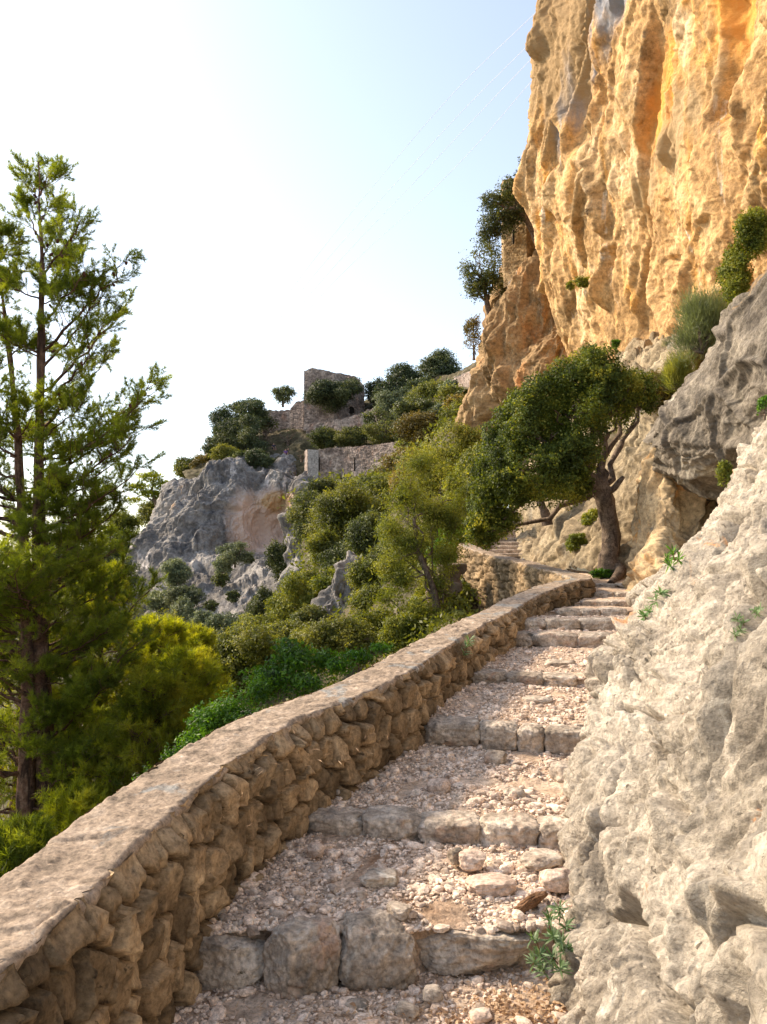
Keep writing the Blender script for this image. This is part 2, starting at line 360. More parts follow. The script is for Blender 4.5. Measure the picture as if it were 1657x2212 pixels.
# ================================================================== PATH, STEPS
#        uL   vtopL vbotL  YL     uR    vtopR vbotR  YR
RIS = [(396, 2025, 2150, 2.95, 1215, 2010, 2120, 2.98),
       (650, 1764, 1800, 3.95, 1240, 1800, 1838, 3.72),
       (920, 1560, 1608, 5.02, 1262, 1582, 1634, 4.85),
       (1022, 1452, 1475, 6.35, 1250, 1461, 1484, 6.20),
       (1096, 1368, 1396, 7.85, 1335, 1371, 1402, 7.70),
       (1130, 1338, 1361, 8.30, 1340, 1338, 1362, 8.25),
       (1205, 1316, 1331, 9.05, 1352, 1316, 1332, 9.00),
       (1262, 1298, 1311, 9.95, 1362, 1298, 1311, 9.90),
       (1287, 1279, 1291, 10.9, 1370, 1280, 1291, 10.8),
       (1289, 1261, 1269, 12.1, 1368, 1261, 1269, 12.0)]
ST = []
for (uL, vtL, vbL, YL, uR, vtR, vbR, YR) in RIS:
    ST.append((P(uL, vtL, YL), P(uL, vbL, YL), P(uR, vtR, YR), P(uR, vbR, YR)))   # topL botL topR botR
segs = []    # (L0,R0,L1,R1): tread i from top of riser i-1 to foot of riser i
L, R = S(-.95, .3, -.12), S(.75, .3, -.12)
for (tL, bL, tR, bR) in ST:
    segs.append((L, R, bL, bR)); L, R = tL, tR
segs.append((L, R, S(3.15, 13.2, 1.45), S(4.3, 13.4, 1.45)))
def seg_pt(sg, a, b):
    L0, R0, L1, R1 = sg; a = np.asarray(a)[:, None]; b = np.asarray(b)[:, None]
    return (L0*(1-a)+L1*a)*(1-b)+(R0*(1-a)+R1*a)*b
def path_noise(p):
    q = p*S(1, 1, 0)
    return .016*fbm(q*3.2, 3, 21)+.011*ridge(q*9, 2, 22)*ss(-.1, .4, fbm(q*1.7, 2, 23))+.005*fbm(q*22, 2, 24)
def tread(i, a, b):
    a = np.asarray(a, float); p = seg_pt(segs[i], a, b); ln = np.linalg.norm(segs[i][2]-segs[i][0])
    if i > 0: p[:, 1] += .11*np.exp(-a*ln/.06); p[:, 2] -= .035*np.exp(-(a*ln/.20)**2)
    if i < len(segs)-1: p[:, 1] += .11*np.exp(-(1-a)*ln/.06)
    p[:, 2] += path_noise(p); return p
rows = []
for i, sg in enumerate(segs):
    ln = np.linalg.norm(sg[2]-sg[0]); n = int(np.clip(ln/.012, 12, 210))
    if i > 3: n = int(np.clip(ln/.03, 8, 60))
    aa = np.linspace(.0, 1., n); bb = np.linspace(-.16, 1.5, 170)
    A, B = np.meshgrid(aa, bb, indexing='ij')
    p = tread(i, A.ravel(), B.ravel())
    rows.append(p.reshape(n, 170, 3))
G = np.concatenate(rows, 0)
tag(mesh('path', G.reshape(-1, 3), gridf(G.shape[0], 170)[:, ::-1], M['path']), kind='structure')
# link from the landing round the bend to the far stairs
LK = [[(2.95, 11.6, 1.14), (3.6, 11.8, 1.14), (4.8, 12.2, 1.15)], [(2.75, 12.8, 1.34), (3.3, 13.1, 1.36), (4.4, 13.6, 1.37)],
      [(2.5, 14.4, 1.52), (2.9, 14.8, 1.52), (3.6, 15.2, 1.53)], [(2.15, 16.0, 1.62), (3.0, 16.4, 1.63), (4.6, 16.6, 1.64)],
      [(1.8, 17.6, 1.72), (3.1, 17.9, 1.73), (5.0, 18.2, 1.74)]]
tag(surf('path', net(LK, 80, 50, pix=False), lambda p, N: .02*fbm(p*3, 4, 3), M['path'], flip=True), kind='structure')

STONES = [ # per riser: list of (u0,u1, vtop, vbot)
 [(396, 571, 2034, 2150), (568, 728, 2020, 2166), (730, 895, 2006, 2142), (903, 1162, 2012, 2104)],
 [(656, 786, 1764, 1808), (788, 914, 1766, 1816), (912, 1041, 1775, 1830), (1043, 1171, 1780, 1836), (1172, 1250, 1786, 1838)],
 [(920, 1041, 1560, 1612), (1042, 1122, 1566, 1618), (1124, 1180, 1576, 1628), (1181, 1275, 1578, 1634)],
 [(1022, 1102, 1452, 1476), (1103, 1178, 1457, 1481), (1180, 1250, 1461, 1485)],
 [(1096, 1154, 1367, 1396), (1155, 1250, 1369, 1401), (1251, 1338, 1370, 1404)],
 [(1132, 1181, 1338, 1361), (1182, 1254, 1338, 1362), (1255, 1345, 1337, 1363)],
 [(1207, 1258, 1316, 1331), (1259, 1299, 1316, 1332), (1300, 1355, 1315, 1332)],
 [(1262, 1318, 1298, 1311), (1319, 1366, 1297, 1311)],
 [(1287, 1330, 1279, 1291), (1331, 1374, 1279, 1291)],
 [(1289, 1335, 1261, 1269), (1336, 1372, 1260, 1269)]]
ordn = ['nearest', 'second nearest', 'third nearest', 'fourth nearest', 'fifth nearest', 'sixth nearest', 'seventh nearest', 'eighth nearest', 'ninth nearest', 'tenth nearest']
look = ['big rough boulder kerb step, nearest the camera, beside the spurge plant', 'second step up, low kerb of five worn blocks across the gravel',
        'third step up, dark mossy faced kerb of four blocks below the pink rubble', 'fourth step up, low kerb half buried in pale rubble',
        'fifth step up, wide tan kerb, first of the closely spaced flight', 'sixth step up, grey kerb just above the widest tan one',
        'seventh step up, thin dark kerb starting beside the wall bend', 'eighth step up, short thin kerb between wall end and pale rock',
        'ninth step up, short kerb at the rounded end of the wall', 'topmost step of the near flight, at the foot of the leaning oak']
SL = []
for i, stn in enumerate(STONES):
    tL, bL, tR, bR = ST[i]; uL, uR = RIS[i][0], RIS[i][4]; YL, YR = RIS[i][3], RIS[i][7]
    c = (bL+bR)/2; e = empty('stone_step', c, look[i], 'step', 'rough stone steps climbing between wall and cliff')
    for j, (u0, u1, v0, v1) in enumerate(stn):
        um = (u0+u1)/2; a = (um-uL)/(uR-uL); Y = YL*(1-a)+YR*a
        if i == 0: Y += (.03, -.04, .0, .05)[j]
        p0 = P(u0, v0, Y); p1 = P(u1, v1, Y); wd = (p1[0]-p0[0]); hh = p0[2]-p1[2]
        dep = max(.22, wd*.75)
        if i > 2: dep = .3
        n = 56 if i == 0 else (34 if i < 4 else 18)
        V, Fc = rock(n, 40+i*7+j, box=7 if i else 4.6, cuts=9 if i else 13, cutd=(.80, .99) if i else (.72, .95), noise=.045 if i else .06, nsc=2.5)
        q = V/np.abs(V).max(0)
        q = q*S(wd*.52, dep/2, hh*.54)
        th = math.atan2(tR[1]-tL[1], tR[0]-tL[0]); ct, st_ = math.cos(th), math.sin(th)
        q = q@np.array([[ct, st_, 0], [-st_, ct, 0], [0, 0, 1]])
        # finer chipped relief
        w0 = q+S(i*3, j*5, 0)
        q = q+(q/np.linalg.norm(q, axis=1)[:, None])*((.008*ridge(w0*14, 3, 61)+.004*fbm(w0*45, 2, 62))*(1 if i < 4 else 1.3))[:, None]
        loc = S((p0[0]+p1[0])/2, Y+dep/2-.02, (p0[2]+p1[2])/2-hh*.04)
        o = mesh('step_stone', q+loc-c, Fc, M['step'], e)
        SL.append((loc, wd, dep))
# far stairs (beyond the bend)
prev = None
lks = ['lowest far step, just behind the curved end of the wall', 'far stair second from the bottom, under the low crown of the oak', 'far stair third from the bottom', 'far stair fourth from the bottom',
       'far stair fifth from the bottom', 'far stair sixth from the bottom, left of the forked tree foot', 'far stair seventh from the bottom', 'far stair eighth from the bottom', 'far stair ninth from the bottom', 'far stair fourth from the top',
       'far stair third from the top', 'far stair second from the top', 'topmost far stair, meeting the oak leaves']
NS = len(lks)
for k in range(NS):
    t = k/(NS-1); v = 1203-98*t**1.0; Y = 18+11*t
    uL = np.interp(t, [0, .3, .6, 1], [1040, 1055, 1078, 1100]); uR = np.interp(t, [0, .2, .5, 1], [1140, 1132, 1128, 1122])
    a = P(uL, v, Y); b = P(uR, v, Y); nx = P(uL, v-8, Y+.86)
    rise = max(.1, nx[2]-a[2])
    V, Fc = rock(26, 300+k, box=9, cuts=6, cutd=(.88, .99), noise=.03, nsc=3)
    q = V/np.abs(V).max(0)*S((b[0]-a[0])/2, .24, rise*.55)
    q = q*(1+.05*fbm(q*S(5, 5, 5)+k, 3, k))[:, None]
    loc = (a+b)/2+S(0, .2, rise*.3)
    o = mesh('stone_step', q, Fc, M['step']); o.location = loc
    tag(o, lks[k], 'step', 'far flight of narrow stairs beyond the bend')
    # tread behind
    T = np.array([[a+S(-.5, .3, rise*.72), b+S(1.7, .3, rise*.72)], [a+S(-.45, .98, rise*.8), b+S(1.75, .98, rise*.8)]])
    tv = catmull(np.swapaxes(catmull(T, np.linspace(0, 1, 10)), 0, 1), np.linspace(0, 1, 24)); tv = np.swapaxes(tv, 0, 1)
    tag(surf('path', tv, lambda p, N: .02*fbm(p*4, 3, 5), M['path'], flip=False), kind='structure')

# ================================================================== THE DRY STONE WALL
Wd = .34
near = [(-.98, .2, .66), (-.93, 1.0, .67)]
for (u, v, z) in [(0, 2118, .675), (75, 2052, .68), (210, 1930, .69), (290, 1850, .70), (410, 1730, .74), (556, 1617, .80), (660, 1552, .84), (765, 1512, .87),
                  (848, 1474, .91), (916, 1436, .955), (994, 1384, 1.02), (1056, 1348, 1.08), (1108, 1322, 1.13), (1150, 1296, 1.21), (1205, 1270, 1.315), (1250, 1256, 1.375)]:
    lo, hi = .3, 40
    for _ in range(40):
        Y = (lo+hi)/2
        if P(u, v, Y)[2] > z: lo = Y
        else: hi = Y
    near.append(tuple(P(u, v, Y)))
near = np.array(near)
tip = P(1283, 1247, 11.2)
far = np.array([P(1160, 1227, 12.7), P(1123, 1216, 13.6), P(1055, 1199, 15.4), P(1008, 1184, 16.6)])
turn = np.array([P(1005, 1172, 18.0), P(1035, 1160, 20), P(1060, 1140, 23), P(1080, 1115, 27)])
def off(pl, d):
    t = np.gradient(pl, axis=0); t[:, 2] = 0; t /= np.linalg.norm(t, axis=1)[:, None]
    return pl+np.stack([-t[:, 1], t[:, 0], 0*t[:, 0]], 1)*d
cl = np.vstack([off(near, Wd/2), [tip+S(-.20, -.02, 0)], off(far, -Wd/2), turn])
# resample by length
tt = np.linspace(0, len(cl)-1, 600); cd = catmull(cl, tt)
sl = np.concatenate([[0], np.cumsum(np.linalg.norm(np.diff(cd, axis=0), axis=1))])
tot = sl[-1]
def spos(s): return np.stack([np.interp(s, sl, cd[:, k]) for k in range(3)], 1)
ds = []
s = 0.
while s < tot:
    p = spos(S(s))[0]; ds.append(s); s += max(.0062, .0032*max(p[1], 1.))
ds = np.array(ds)
C = spos(ds); tg = np.stack([np.interp(ds, sl, np.gradient(cd[:, k], sl)) for k in range(3)], 1)
ker = np.ones(9)/9; 
tg[:, 2] = 0; tg /= np.linalg.norm(tg, axis=1)[:, None]
nR = np.stack([tg[:, 1], -tg[:, 0], 0*tg[:, 0]], 1)       # to the right = path side
stip = ds[np.argmin(np.linalg.norm(C-tip, axis=1))]
# the ground beside the wall on the path side
zb_s, zb_z = [], []
for (tL, bL, tR, bR) in ST:
    k = np.argmin(np.hypot(cd[:, 0]+.1-bL[0], cd[:, 1]-bL[1])); zb_s.append(sl[k]); zb_z.append(bL[2])
zb_s = [0]+zb_s+[tot]; zb_z = [-.15]+zb_z+[2.2]
o_ = np.argsort(zb_s); zb = np.interp(ds, np.array(zb_s)[o_], np.array(zb_z)[o_])-.16
wall = empty('stone_wall', (-.9, 1.5, 0), 'waist high dry stone wall with flat mortared top winding up beside the path', 'wall')
wl = S(-.9, 1.5, 0)
def wall_face(side, seed, zbot, nh):
    n = len(ds); hh = np.linspace(0, 1, nh)
    base = C+nR*side*(Wd/2)
    ztop = C[:, 2]-.0+.012*fbm(np.stack([ds*3, ds*0, ds*0+seed], 1), 3, 4)
    Z = zbot[:, None]+(ztop-zbot)[:, None]*hh[None, :]
    dep = ztop[:, None]-Z
    P0 = np.stack([np.repeat(base[:, 0:1], nh, 1), np.repeat(base[:, 1:2], nh, 1), Z], -1)
    sc_ = np.interp(ds, [0, 4, 9, tot], [.125, .125, .15, .17])
    q = np.stack([np.repeat((np.cumsum(np.gradient(ds)/sc_))[:, None], nh, 1), Z/.145, np.zeros_like(Z)], -1).reshape(-1, 3)
    wv = q+.15*np.stack([pn(q*1.3, 5), pn(q*1.3+9, 6), 0*q[:, 0]], 1)
    f1, f2, cid = worley(wv, seed, 2)
    e = f2-f1; c1 = (cid & 255)/255.; c2 = ((cid >> 8) & 255)/255.; c3 = ((cid >> 16) & 255)/255.
    rel = ss(.02, .17, e)*.066*(.75+.5*c2)
    qq = P0.reshape(-1, 3)
    cen = wv-np.floor(wv)-.5
    rel = rel+ss(.02, .2, e)*((c2-.5)*cen[:, 0]+(c3-.5)*cen[:, 1])*.085+(c1-.5)*.03
    rel = rel+.007*ridge(qq*11+c1[:, None]*9, 3, 31)+.004*fbm(qq*38, 3, 32)
    topm = ss(.0, .085, dep.ravel()); rel = rel*(.35+.65*topm)
    X = qq+np.repeat(nR*side, nh, 0)*(rel-.045)[:, None]
    Fc = gridf(n, nh)
    if side < 0: Fc = Fc[:, ::-1]
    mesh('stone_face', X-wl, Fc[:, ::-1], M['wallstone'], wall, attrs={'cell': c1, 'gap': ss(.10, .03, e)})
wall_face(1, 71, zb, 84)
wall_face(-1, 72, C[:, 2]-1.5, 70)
# coping
nw = 46; xx = np.linspace(-1.06, 1.06, nw)
edge = np.abs(xx)
base = C[:, None, :]+nR[:, None, :]*(xx*Wd/2)[None, :, None]
q = base.reshape(-1, 3)
ex = np.repeat(edge[None], len(ds), 0).ravel(); sx = np.sign(np.repeat(xx[None], len(ds), 0).ravel())
fl = fbm(q*S(5, 5, 1), 3, 41)
f1, f2, cid = worley(q*S(7, 7, 0)+.3*pn(q*4, 3)[:, None], 44, 2)
flat = ((cid & 255) > 140)*ss(.02, .16, f2-f1)
hgt = .006*fl+.004*fbm(q*24, 3, 42)+.004*billow(q*12, 3, 45)+flat*.010*((cid >> 8 & 255)/255.)
rim = ss(.80, 1.06, ex)
jag = fbm(q*S(6, 6, 0), 3, 47)
hgt = hgt-rim*.04*(1+.5*jag)
X = q+S(0, 0, 1)*(hgt+.004)[:, None]
push = (sx*rim*(-.006+.016*jag+.006*fbm(q*20, 2, 48)))[:, None]*np.repeat(nR, nw, 0)
push2 = (-sx*ss(.93, 1.06, ex)*.045)[:, None]*np.repeat(nR, nw, 0)-S(0, 0, .03)*ss(.96, 1.06, ex)[:, None]
X = X+push+push2
mesh('coping', X-wl, gridf(len(ds), nw), M['coping'], wall)
# broken masonry at the foot of the far wall
rb = empty('broken_masonry', P(975, 1300, 15.2), 'crumbling masonry remnant hanging below the left end of the lit wall', 'masonry')
rr = RS(5)
for k in range(34):
    t = k/33.; u = 985-40*t+rr.uniform(-14, 14); v = 1215+115*t+rr.uniform(-5, 5)
    V, Fc = rock(12, 900+k, 5, 8); mesh('masonry_stone', V*S(.17, .2, .10)*rr.uniform(.8, 1.3)+P(u-8, v+10, 15.6-.4*t)-np.array(rb.location), Fc, M['masonry'], rb)
# ================================================================== GRAVEL
protos = [rock(4, 500+k, 2.6, 7, (.55, .92), .05) for k in range(10)]
def scatter(n, seed, smin, smax, segi, weights, near_bias=None, sink=.35):
    r = RS(seed); Vs, Fs, cc, o = [], [], [], 0
    ar = np.array([weights[i] for i in segi]); pick = r.choice(segi, n, p=ar/ar.sum())
    a = r.rand(n); a = np.where(pick == 0, 1-.22*a, a); b = r.uniform(-.1, 1.12, n); size = smin*(smax/smin)**(r.rand(n)**1.7)
    for i in segi:
        m = pick == i; 
        if not m.any(): continue
        p = tread(i, a[m], b[m]); sz = size[m]; p[:, 2] += sz*sink
        keep = pn(p*S(4, 4, 0), 77) > -.35; p = p[keep]; sz = sz[keep]
        for j in range(10):
            sel = np.arange(j, len(p), 10); V, Fc = protos[j]
            k = len(sel)
            if k == 0: continue
            th = r.rand(k)*2*PI; ct, st_ = np.cos(th), np.sin(th)
            s3 = sz[sel][:, None]*r.uniform([.8, .6, .4], [1.3, 1., .8], (k, 3))
            W = V[None]*s3[:, None]
            W = np.stack([W[..., 0]*ct[:, None]-W[..., 1]*st_[:, None], W[..., 0]*st_[:, None]+W[..., 1]*ct[:, None], W[..., 2]+.25*W[..., 0]*r.uniform(-1, 1, (k, 1))], -1)
            W = W+p[sel][:, None]
            Vs.append(W.reshape(-1, 3)); Fs.append((Fc[None]+(np.arange(k)*len(V))[:, None, None]).reshape(-1, 4)+o); o += k*len(V)
            cc.append(np.repeat(r.rand(k), len(V)))
    return np.vstack(Vs), np.vstack(Fs), np.concatenate(cc)
M['gravel'] = rock_mat('gravel_stones', [(.3, (.48, .345, .25)), (.5, (.70, .55, .43)), (.7, (.80, .69, .57))], sc0=20, fine=80, bump=.5, bdist=.006, cell=[(0, .5), (.35, .85), (1, 1.25)])
wgt = {0: .75, 1: 1.25, 2: 1.15, 3: .7, 4: .6, 5: .1, 6: .2, 7: .2, 8: .25, 9: .2}
V, Fc, cc = scatter(42000, 1, .0035, .013, list(range(7)), wgt)
tag(mesh('gravel', V, Fc, M['gravel'], smooth=False, attrs={'cell': cc}), 'loose pale pinkish gravel strewn over the path between the steps', 'gravel', kind='stuff')
V, Fc, cc = scatter(2600, 2, .012, .036, list(range(7)), wgt, sink=.15)
tag(mesh('rubble', V, Fc, M['gravel'], smooth=False, attrs={'cell': cc}), 'larger angular rubble bedded in the gravel of the path', 'rubble', kind='stuff')
# notable single stones
big = [(948, 1692, 4.25, .075, .045, 'smooth pink boulder bedded in the gravel between second and third step'), (1068, 1630, 4.7, .085, .05, 'pinkish lump of rock at the foot of the third step'),
       (1110, 1710, 4.2, .07, .04, 'reddish rough stone right of centre above the second step'), (1040, 2190, 2.78, .05, .03, 'pink flat stone in front of the nearest step, right of centre'),
       (770, 2172, 2.85, .055, .035, 'veined pink stone lying before the nearest step, left of centre'), (880, 2178, 2.8, .05, .035, 'rounded pink stone lying below the gap in the nearest step'),
       (680, 1830, 3.65, .05, .035, 'grey stone at the left foot of the second step'), (935, 2140, 2.88, .045, .03, 'brown stone wedged under the right block of the nearest step'),
       (1170, 1850, 3.5, .11, .035, 'flat pale slab beneath the right end of the second step'), (1060, 1905, 3.3, .12, .035, 'long low pale slab in the gravel behind the nearest step'),
       (820, 1890, 3.35, .10, .03, 'low tan slab bedded in the gravel below the second step'), (860, 1960, 3.12, .06, .035, 'pale lump of stone just behind the nearest step'),
       (1020, 1850, 3.5, .075, .045, 'whitish block sitting below the middle of the second step'), (985, 1842, 3.55, .045, .04, 'upright chip of stone below the second step'),
       (1225, 1665, 4.45, .13, .10, 'reddish boulder leaning on the pale rock at the right end of the third step'), (1205, 1890, 3.3, .09, .05, 'long tan stone against the foot of the pale rock'),
       (1160, 1510, 5.7, .13, .045, 'low outcrop of pink rock in the tread above the third step'), (1210, 1430, 6.75, .16, .05, 'pale slab heap above the fourth step')]
rr = RS(11)
for k, (u, v, Y, sx_, sz_, lb) in enumerate(big):
    V, Fc = rock(26 if k < 17 else 18, 700+k, 3.5, 9, (.7, .96), .08)
    V = V*S(sx_, sx_*.8, sz_)*.8; th = rr.uniform(-.5, .5); ct, st_ = math.cos(th), math.sin(th)
    V = V@np.array([[ct, st_, 0], [-st_, ct, 0], [0, 0, 1]])
    o = mesh('loose_stone', V, Fc, M['step'] if k % 3 else M['pebble']); o.location = P(u, v, Y)-S(0, 0, sz_*.35); tag(o, lb, 'stone', 'larger loose stones on the path')
# ================================================================== ROCK MASSES
# near pale rock on the right of the path (world-space profiles, near -> far, foot -> crest -> back)
FG = [[(.62, -.4, -.4), (.62, -.4, .0), (.78, -.4, .8), (1.05, -.4, 1.7), (1.6, -.4, 2.8), (2.8, -.4, 3.6), (4.2, -.4, 3.9)],
      [(.66, .6, -.4), (.63, .6, .0), (.74, .6, .7), (1.02, .6, 1.6), (1.5, .6, 2.6), (2.7, .6, 3.5), (4.2, .6, 3.8)],
      [(.68, 1.7, -.4), (.66, 1.7, -.05), (.77, 1.7, .55), (1.02, 1.7, 1.4), (1.5, 1.7, 2.3), (2.6, 1.7, 3.4), (4.2, 1.7, 3.7)],
      [(.78, 2.5, -.4), (.70, 2.5, .0), (.76, 2.5, .5), (1.02, 2.5, 1.2), (1.55, 2.5, 2.0), (2.5, 2.5, 3.1), (4.3, 2.5, 3.6)],
      [(.86, 3.1, -.3), (.745, 3.1, .1), (.80, 3.1, .5), (1.05, 3.1, 1.1), (1.6, 3.1, 1.85), (2.6, 3.1, 2.9), (4.3, 3.1, 3.5)],
      [(1.1, 3.9, -.1), (.96, 3.9, .3), (.98, 3.9, .72), (1.28, 3.9, 1.2), (1.9, 3.9, 1.95), (2.8, 3.9, 2.85), (4.4, 3.9, 3.4)],
      [(1.4, 4.7, .1), (1.22, 4.7, .5), (1.19, 4.7, .85), (1.50, 4.7, 1.33), (2.15, 4.7, 2.05), (3.0, 4.7, 2.95), (4.5, 4.7, 3.4)],
      [(1.9, 5.8, .35), (1.68, 5.8, .7), (1.62, 5.8, .98), (1.92, 5.8, 1.42), (2.45, 5.8, 2.1), (3.05, 5.8, 2.85), (4.5, 5.8, 3.3)],
      [(2.5, 6.9, .5), (2.12, 6.9, .85), (2.08, 6.9, 1.08), (2.35, 6.9, 1.45), (2.75, 6.9, 1.98), (3.25, 6.9, 2.68), (4.5, 6.9, 3.1)],
      [(3.0, 8.0, .6), (2.56, 8.0, .98), (2.52, 8.0, 1.17), (2.75, 8.0, 1.45), (3.05, 8.0, 1.83), (3.40, 8.0, 2.30), (4.5, 8.0, 2.6)],
      [(3.4, 9.0, .7), (2.92, 9.0, 1.08), (2.90, 9.0, 1.22), (3.05, 9.0, 1.40), (3.25, 9.0, 1.62), (3.50, 9.0, 1.88), (4.4, 9.0, 2.0)],
      [(3.7, 10.0, .8), (3.30, 10.0, 1.15), (3.28, 10.0, 1.27), (3.36, 10.0, 1.36), (3.46, 10.0, 1.46), (3.65, 10.0, 1.55), (4.4, 10.0, 1.6)],
      [(4.0, 10.8, .8), (3.7, 10.8, 1.1), (3.7, 10.8, 1.18), (3.75, 10.8, 1.2), (3.8, 10.8, 1.25), (3.95, 10.8, 1.25), (4.5, 10.8, 1.2)]]
for rw in FG:
    sh = np.interp(rw[0][1], [1, 1.7, 2.5, 3.1, 3.9, 4.7, 5.8, 6.9, 8.0, 9.], [-.18, -.2, -.25, -.22, -.10, -.03, .07, .10, .08, 0])
    for k, w_ in enumerate((1, 1, .9, .5, .2)): rw[k] = (rw[k][0]+sh*w_, rw[k][1], rw[k][2])
tu = np.concatenate([np.linspace(0, 2, 50, endpoint=False), np.linspace(2, 7, 430, endpoint=False), np.linspace(7, 12, 200)])
tv = np.concatenate([np.linspace(0, .8, 20, endpoint=False), np.linspace(.8, 5, 420, endpoint=False), np.linspace(5, 6, 25)])
G = net(FG, 0, 0, False, tu, tv)
def d_fg(p, N):
    w_ = p+.25*np.stack([pn(p*1.1, 1), pn(p*1.1, 2), pn(p*1.1, 3)], 1)
    big = .15*fbm(w_*.8, 2, 101)+.04*ridge(w_*S(1.5, 1.1, .8), 2, 102)
    # long crevices running up the face, bent
    f1, f2, cid = worley(w_*S(1.9, 1.0, .72)+3, 103)
    cr = -.15*(1-ss(.0, .05, f2-f1))*ss(-.15, .15, pn(w_*.8, 8))
    f1, f2, _ = worley(w_*S(4.6, 3.8, 3.2), 104); md = .035*(f2-f1)*2
    pits = -.014*ss(.5, .2, worley(w_*S(17, 17, 11), 106)[0]*1.2)*ss(.05, .5, pn(w_*1.6, 18))
    g_ = w_@np.array([[1, 0, 0], [0, .87, -.5], [0, .5, .87]])
    sm = .012*billow(w_*S(6, 6, 3.), 5, 105, .6)+.026*billow(g_*S(3.5, 5.5, 1.0), 4, 115, .6)+.008*fbm(w_*26, 3, 107)
    fc = .15*facet(w_*S(1.6, 1.3, .8)+.15*pn(p*3, 4)[:, None], 108)+.035*facet(g_*S(4.5, 5, 1.8)+.2*pn(p*8, 4)[:, None], 109, .1)
    e1 = worley(g_*S(2.1, 1.5, .5)+.25*pn(p*2.5, 6)[:, None]+5, 118); e2 = worley(g_*S(6, 4.5, 1.9)+.3*pn(p*5, 6)[:, None], 119)
    fc = fc-.07*(1-ss(0, .035, e1[1]-e1[0]))*ss(-.1, .1, pn(w_*1.1+4, 12))-.022*(1-ss(0, .05, e2[1]-e2[0]))*ss(.0, .15, pn(w_*1.7+9, 13))
    foot = ss(-.3, .3, p[:, 2]-.12*p[:, 1]+.35)
    return (big+cr+md+pits+sm+fc)*(.4+.6*foot)-.12+.05*(1-foot)
# foot overhang lip half way
tag(surf('limestone_rock', G, d_fg, M['fgrock'], flip=True), 'huge pale cream limestone face filling the right foreground beside the steps', 'rock')

# grey overhanging boulder
BO = [[(1720, 480, 9.8), (1660, 590, 10.2), (1600, 700, 10.9), (1550, 770, 11.4), (1510, 830, 11.9), (1475, 880, 12.2), (1440, 930, 12.2), (1420, 955, 12.0)],
      [(1720, 450, 8.0), (1657, 562, 8.5), (1572, 690, 9.2), (1520, 768, 9.7), (1478, 832, 10.1), (1440, 880, 10.4), (1406, 930, 10.7), (1396, 957, 10.9)],
      [(1740, 520, 7.2), (1680, 620, 7.7), (1610, 720, 8.4), (1560, 790, 8.9), (1505, 850, 9.4), (1460, 895, 9.8), (1425, 935, 10.2), (1402, 958, 10.6)],
      [(1760, 640, 6.9), (1690, 720, 7.4), (1640, 790, 7.9), (1590, 850, 8.5), (1530, 895, 9.0), (1480, 930, 9.5), (1435, 950, 10.0), (1402, 962, 10.5)],
      [(1770, 780, 7.0), (1710, 830, 7.4), (1650, 880, 8.0), (1600, 920, 8.5), (1545, 950, 9.0), (1490, 965, 9.5), (1440, 968, 10.0), (1404, 968, 10.5)],
      [(1770, 900, 7.3), (1710, 930, 7.8), (1650, 955, 8.3), (1600, 985, 8.8), (1545, 1002, 9.3), (1490, 1008, 9.7), (1445, 1000, 10.2), (1412, 982, 10.6)],
      [(1760, 1000, 8.6), (1710, 1030, 9.1), (1650, 1045, 9.6), (1600, 1062, 10.0), (1550, 1072, 10.5), (1500, 1060, 10.9), (1455, 1035, 11.2), (1425, 1000, 11.2)],
      [(1750, 1040, 10.2), (1700, 1060, 10.7), (1650, 1075, 11.1), (1600, 1080, 11.5), (1550, 1085, 11.8), (1510, 1070, 12.0), (1470, 1045, 12.0), (1440, 1010, 11.8)]]
def d_bo(p, N):
    w_ = p+.3*np.stack([pn(p*.7, 1), pn(p*.7, 2), pn(p*.7, 3)], 1)
    q = w_@np.array([[.8, 0, -.6], [0, 1, 0], [.6, 0, .8]])    # bedding tilted like the slab
    return .10*fbm(w_*.8, 3, 111)+.06*ridge(q*S(.7, 1, 2.0), 3, 112)*.6+.16*facet(q*S(.5, .5, .9), 116)+.035*facet(q*S(1.5, 1.5, 2.4), 117)+.016*billow(w_*4, 4, 113)+.006*fbm(w_*20, 2, 114)-.07*(1-ss(0, .09, (lambda a: a[1]-a[0])(worley(q*S(.8, .9, 1.1), 115))))
tag(surf('boulder', net(BO, 320, 420), d_bo, M['boulder'], flip=False), 'dark grey overhanging boulder jutting over the path with a lit upper edge', 'boulder')

# ochre buttress below the boulder
BU = [[(1500, 930, 14.), (1440, 985, 13.4), (1410, 1080, 13.2), (1405, 1150, 13.0), (1400, 1220, 12.6), (1400, 1300, 12.5)],
      [(1470, 960, 11.6), (1418, 985, 11.8), (1396, 1070, 11.9), (1388, 1135, 11.9), (1376, 1210, 11.7), (1362, 1300, 11.4)],
      [(1490, 980, 11.0), (1455, 1000, 11.2), (1425, 1080, 11.1), (1420, 1140, 10.9), (1405, 1215, 10.7), (1385, 1310, 10.4)],
      [(1530, 1000, 11.3), (1500, 1040, 11.5), (1465, 1085, 11.1), (1455, 1140, 10.8), (1440, 1210, 10.5), (1420, 1310, 10.1)],
      [(1570, 1020, 11.4), (1550, 1050, 11.8), (1520, 1090, 11.6), (1490, 1150, 11.1), (1480, 1220, 10.7), (1470, 1310, 10.0)],
      [(1640, 1020, 11.2), (1610, 1060, 11.7), (1580, 1100, 11.5), (1550, 1160, 11.1), (1540, 1220, 10.7), (1530, 1310, 9.9)],
      [(1760, 1000, 10.2), (1720, 1060, 10.6), (1700, 1100, 10.6), (1680, 1160, 10.4), (1660, 1230, 10.1), (1650, 1310, 9.6)]]
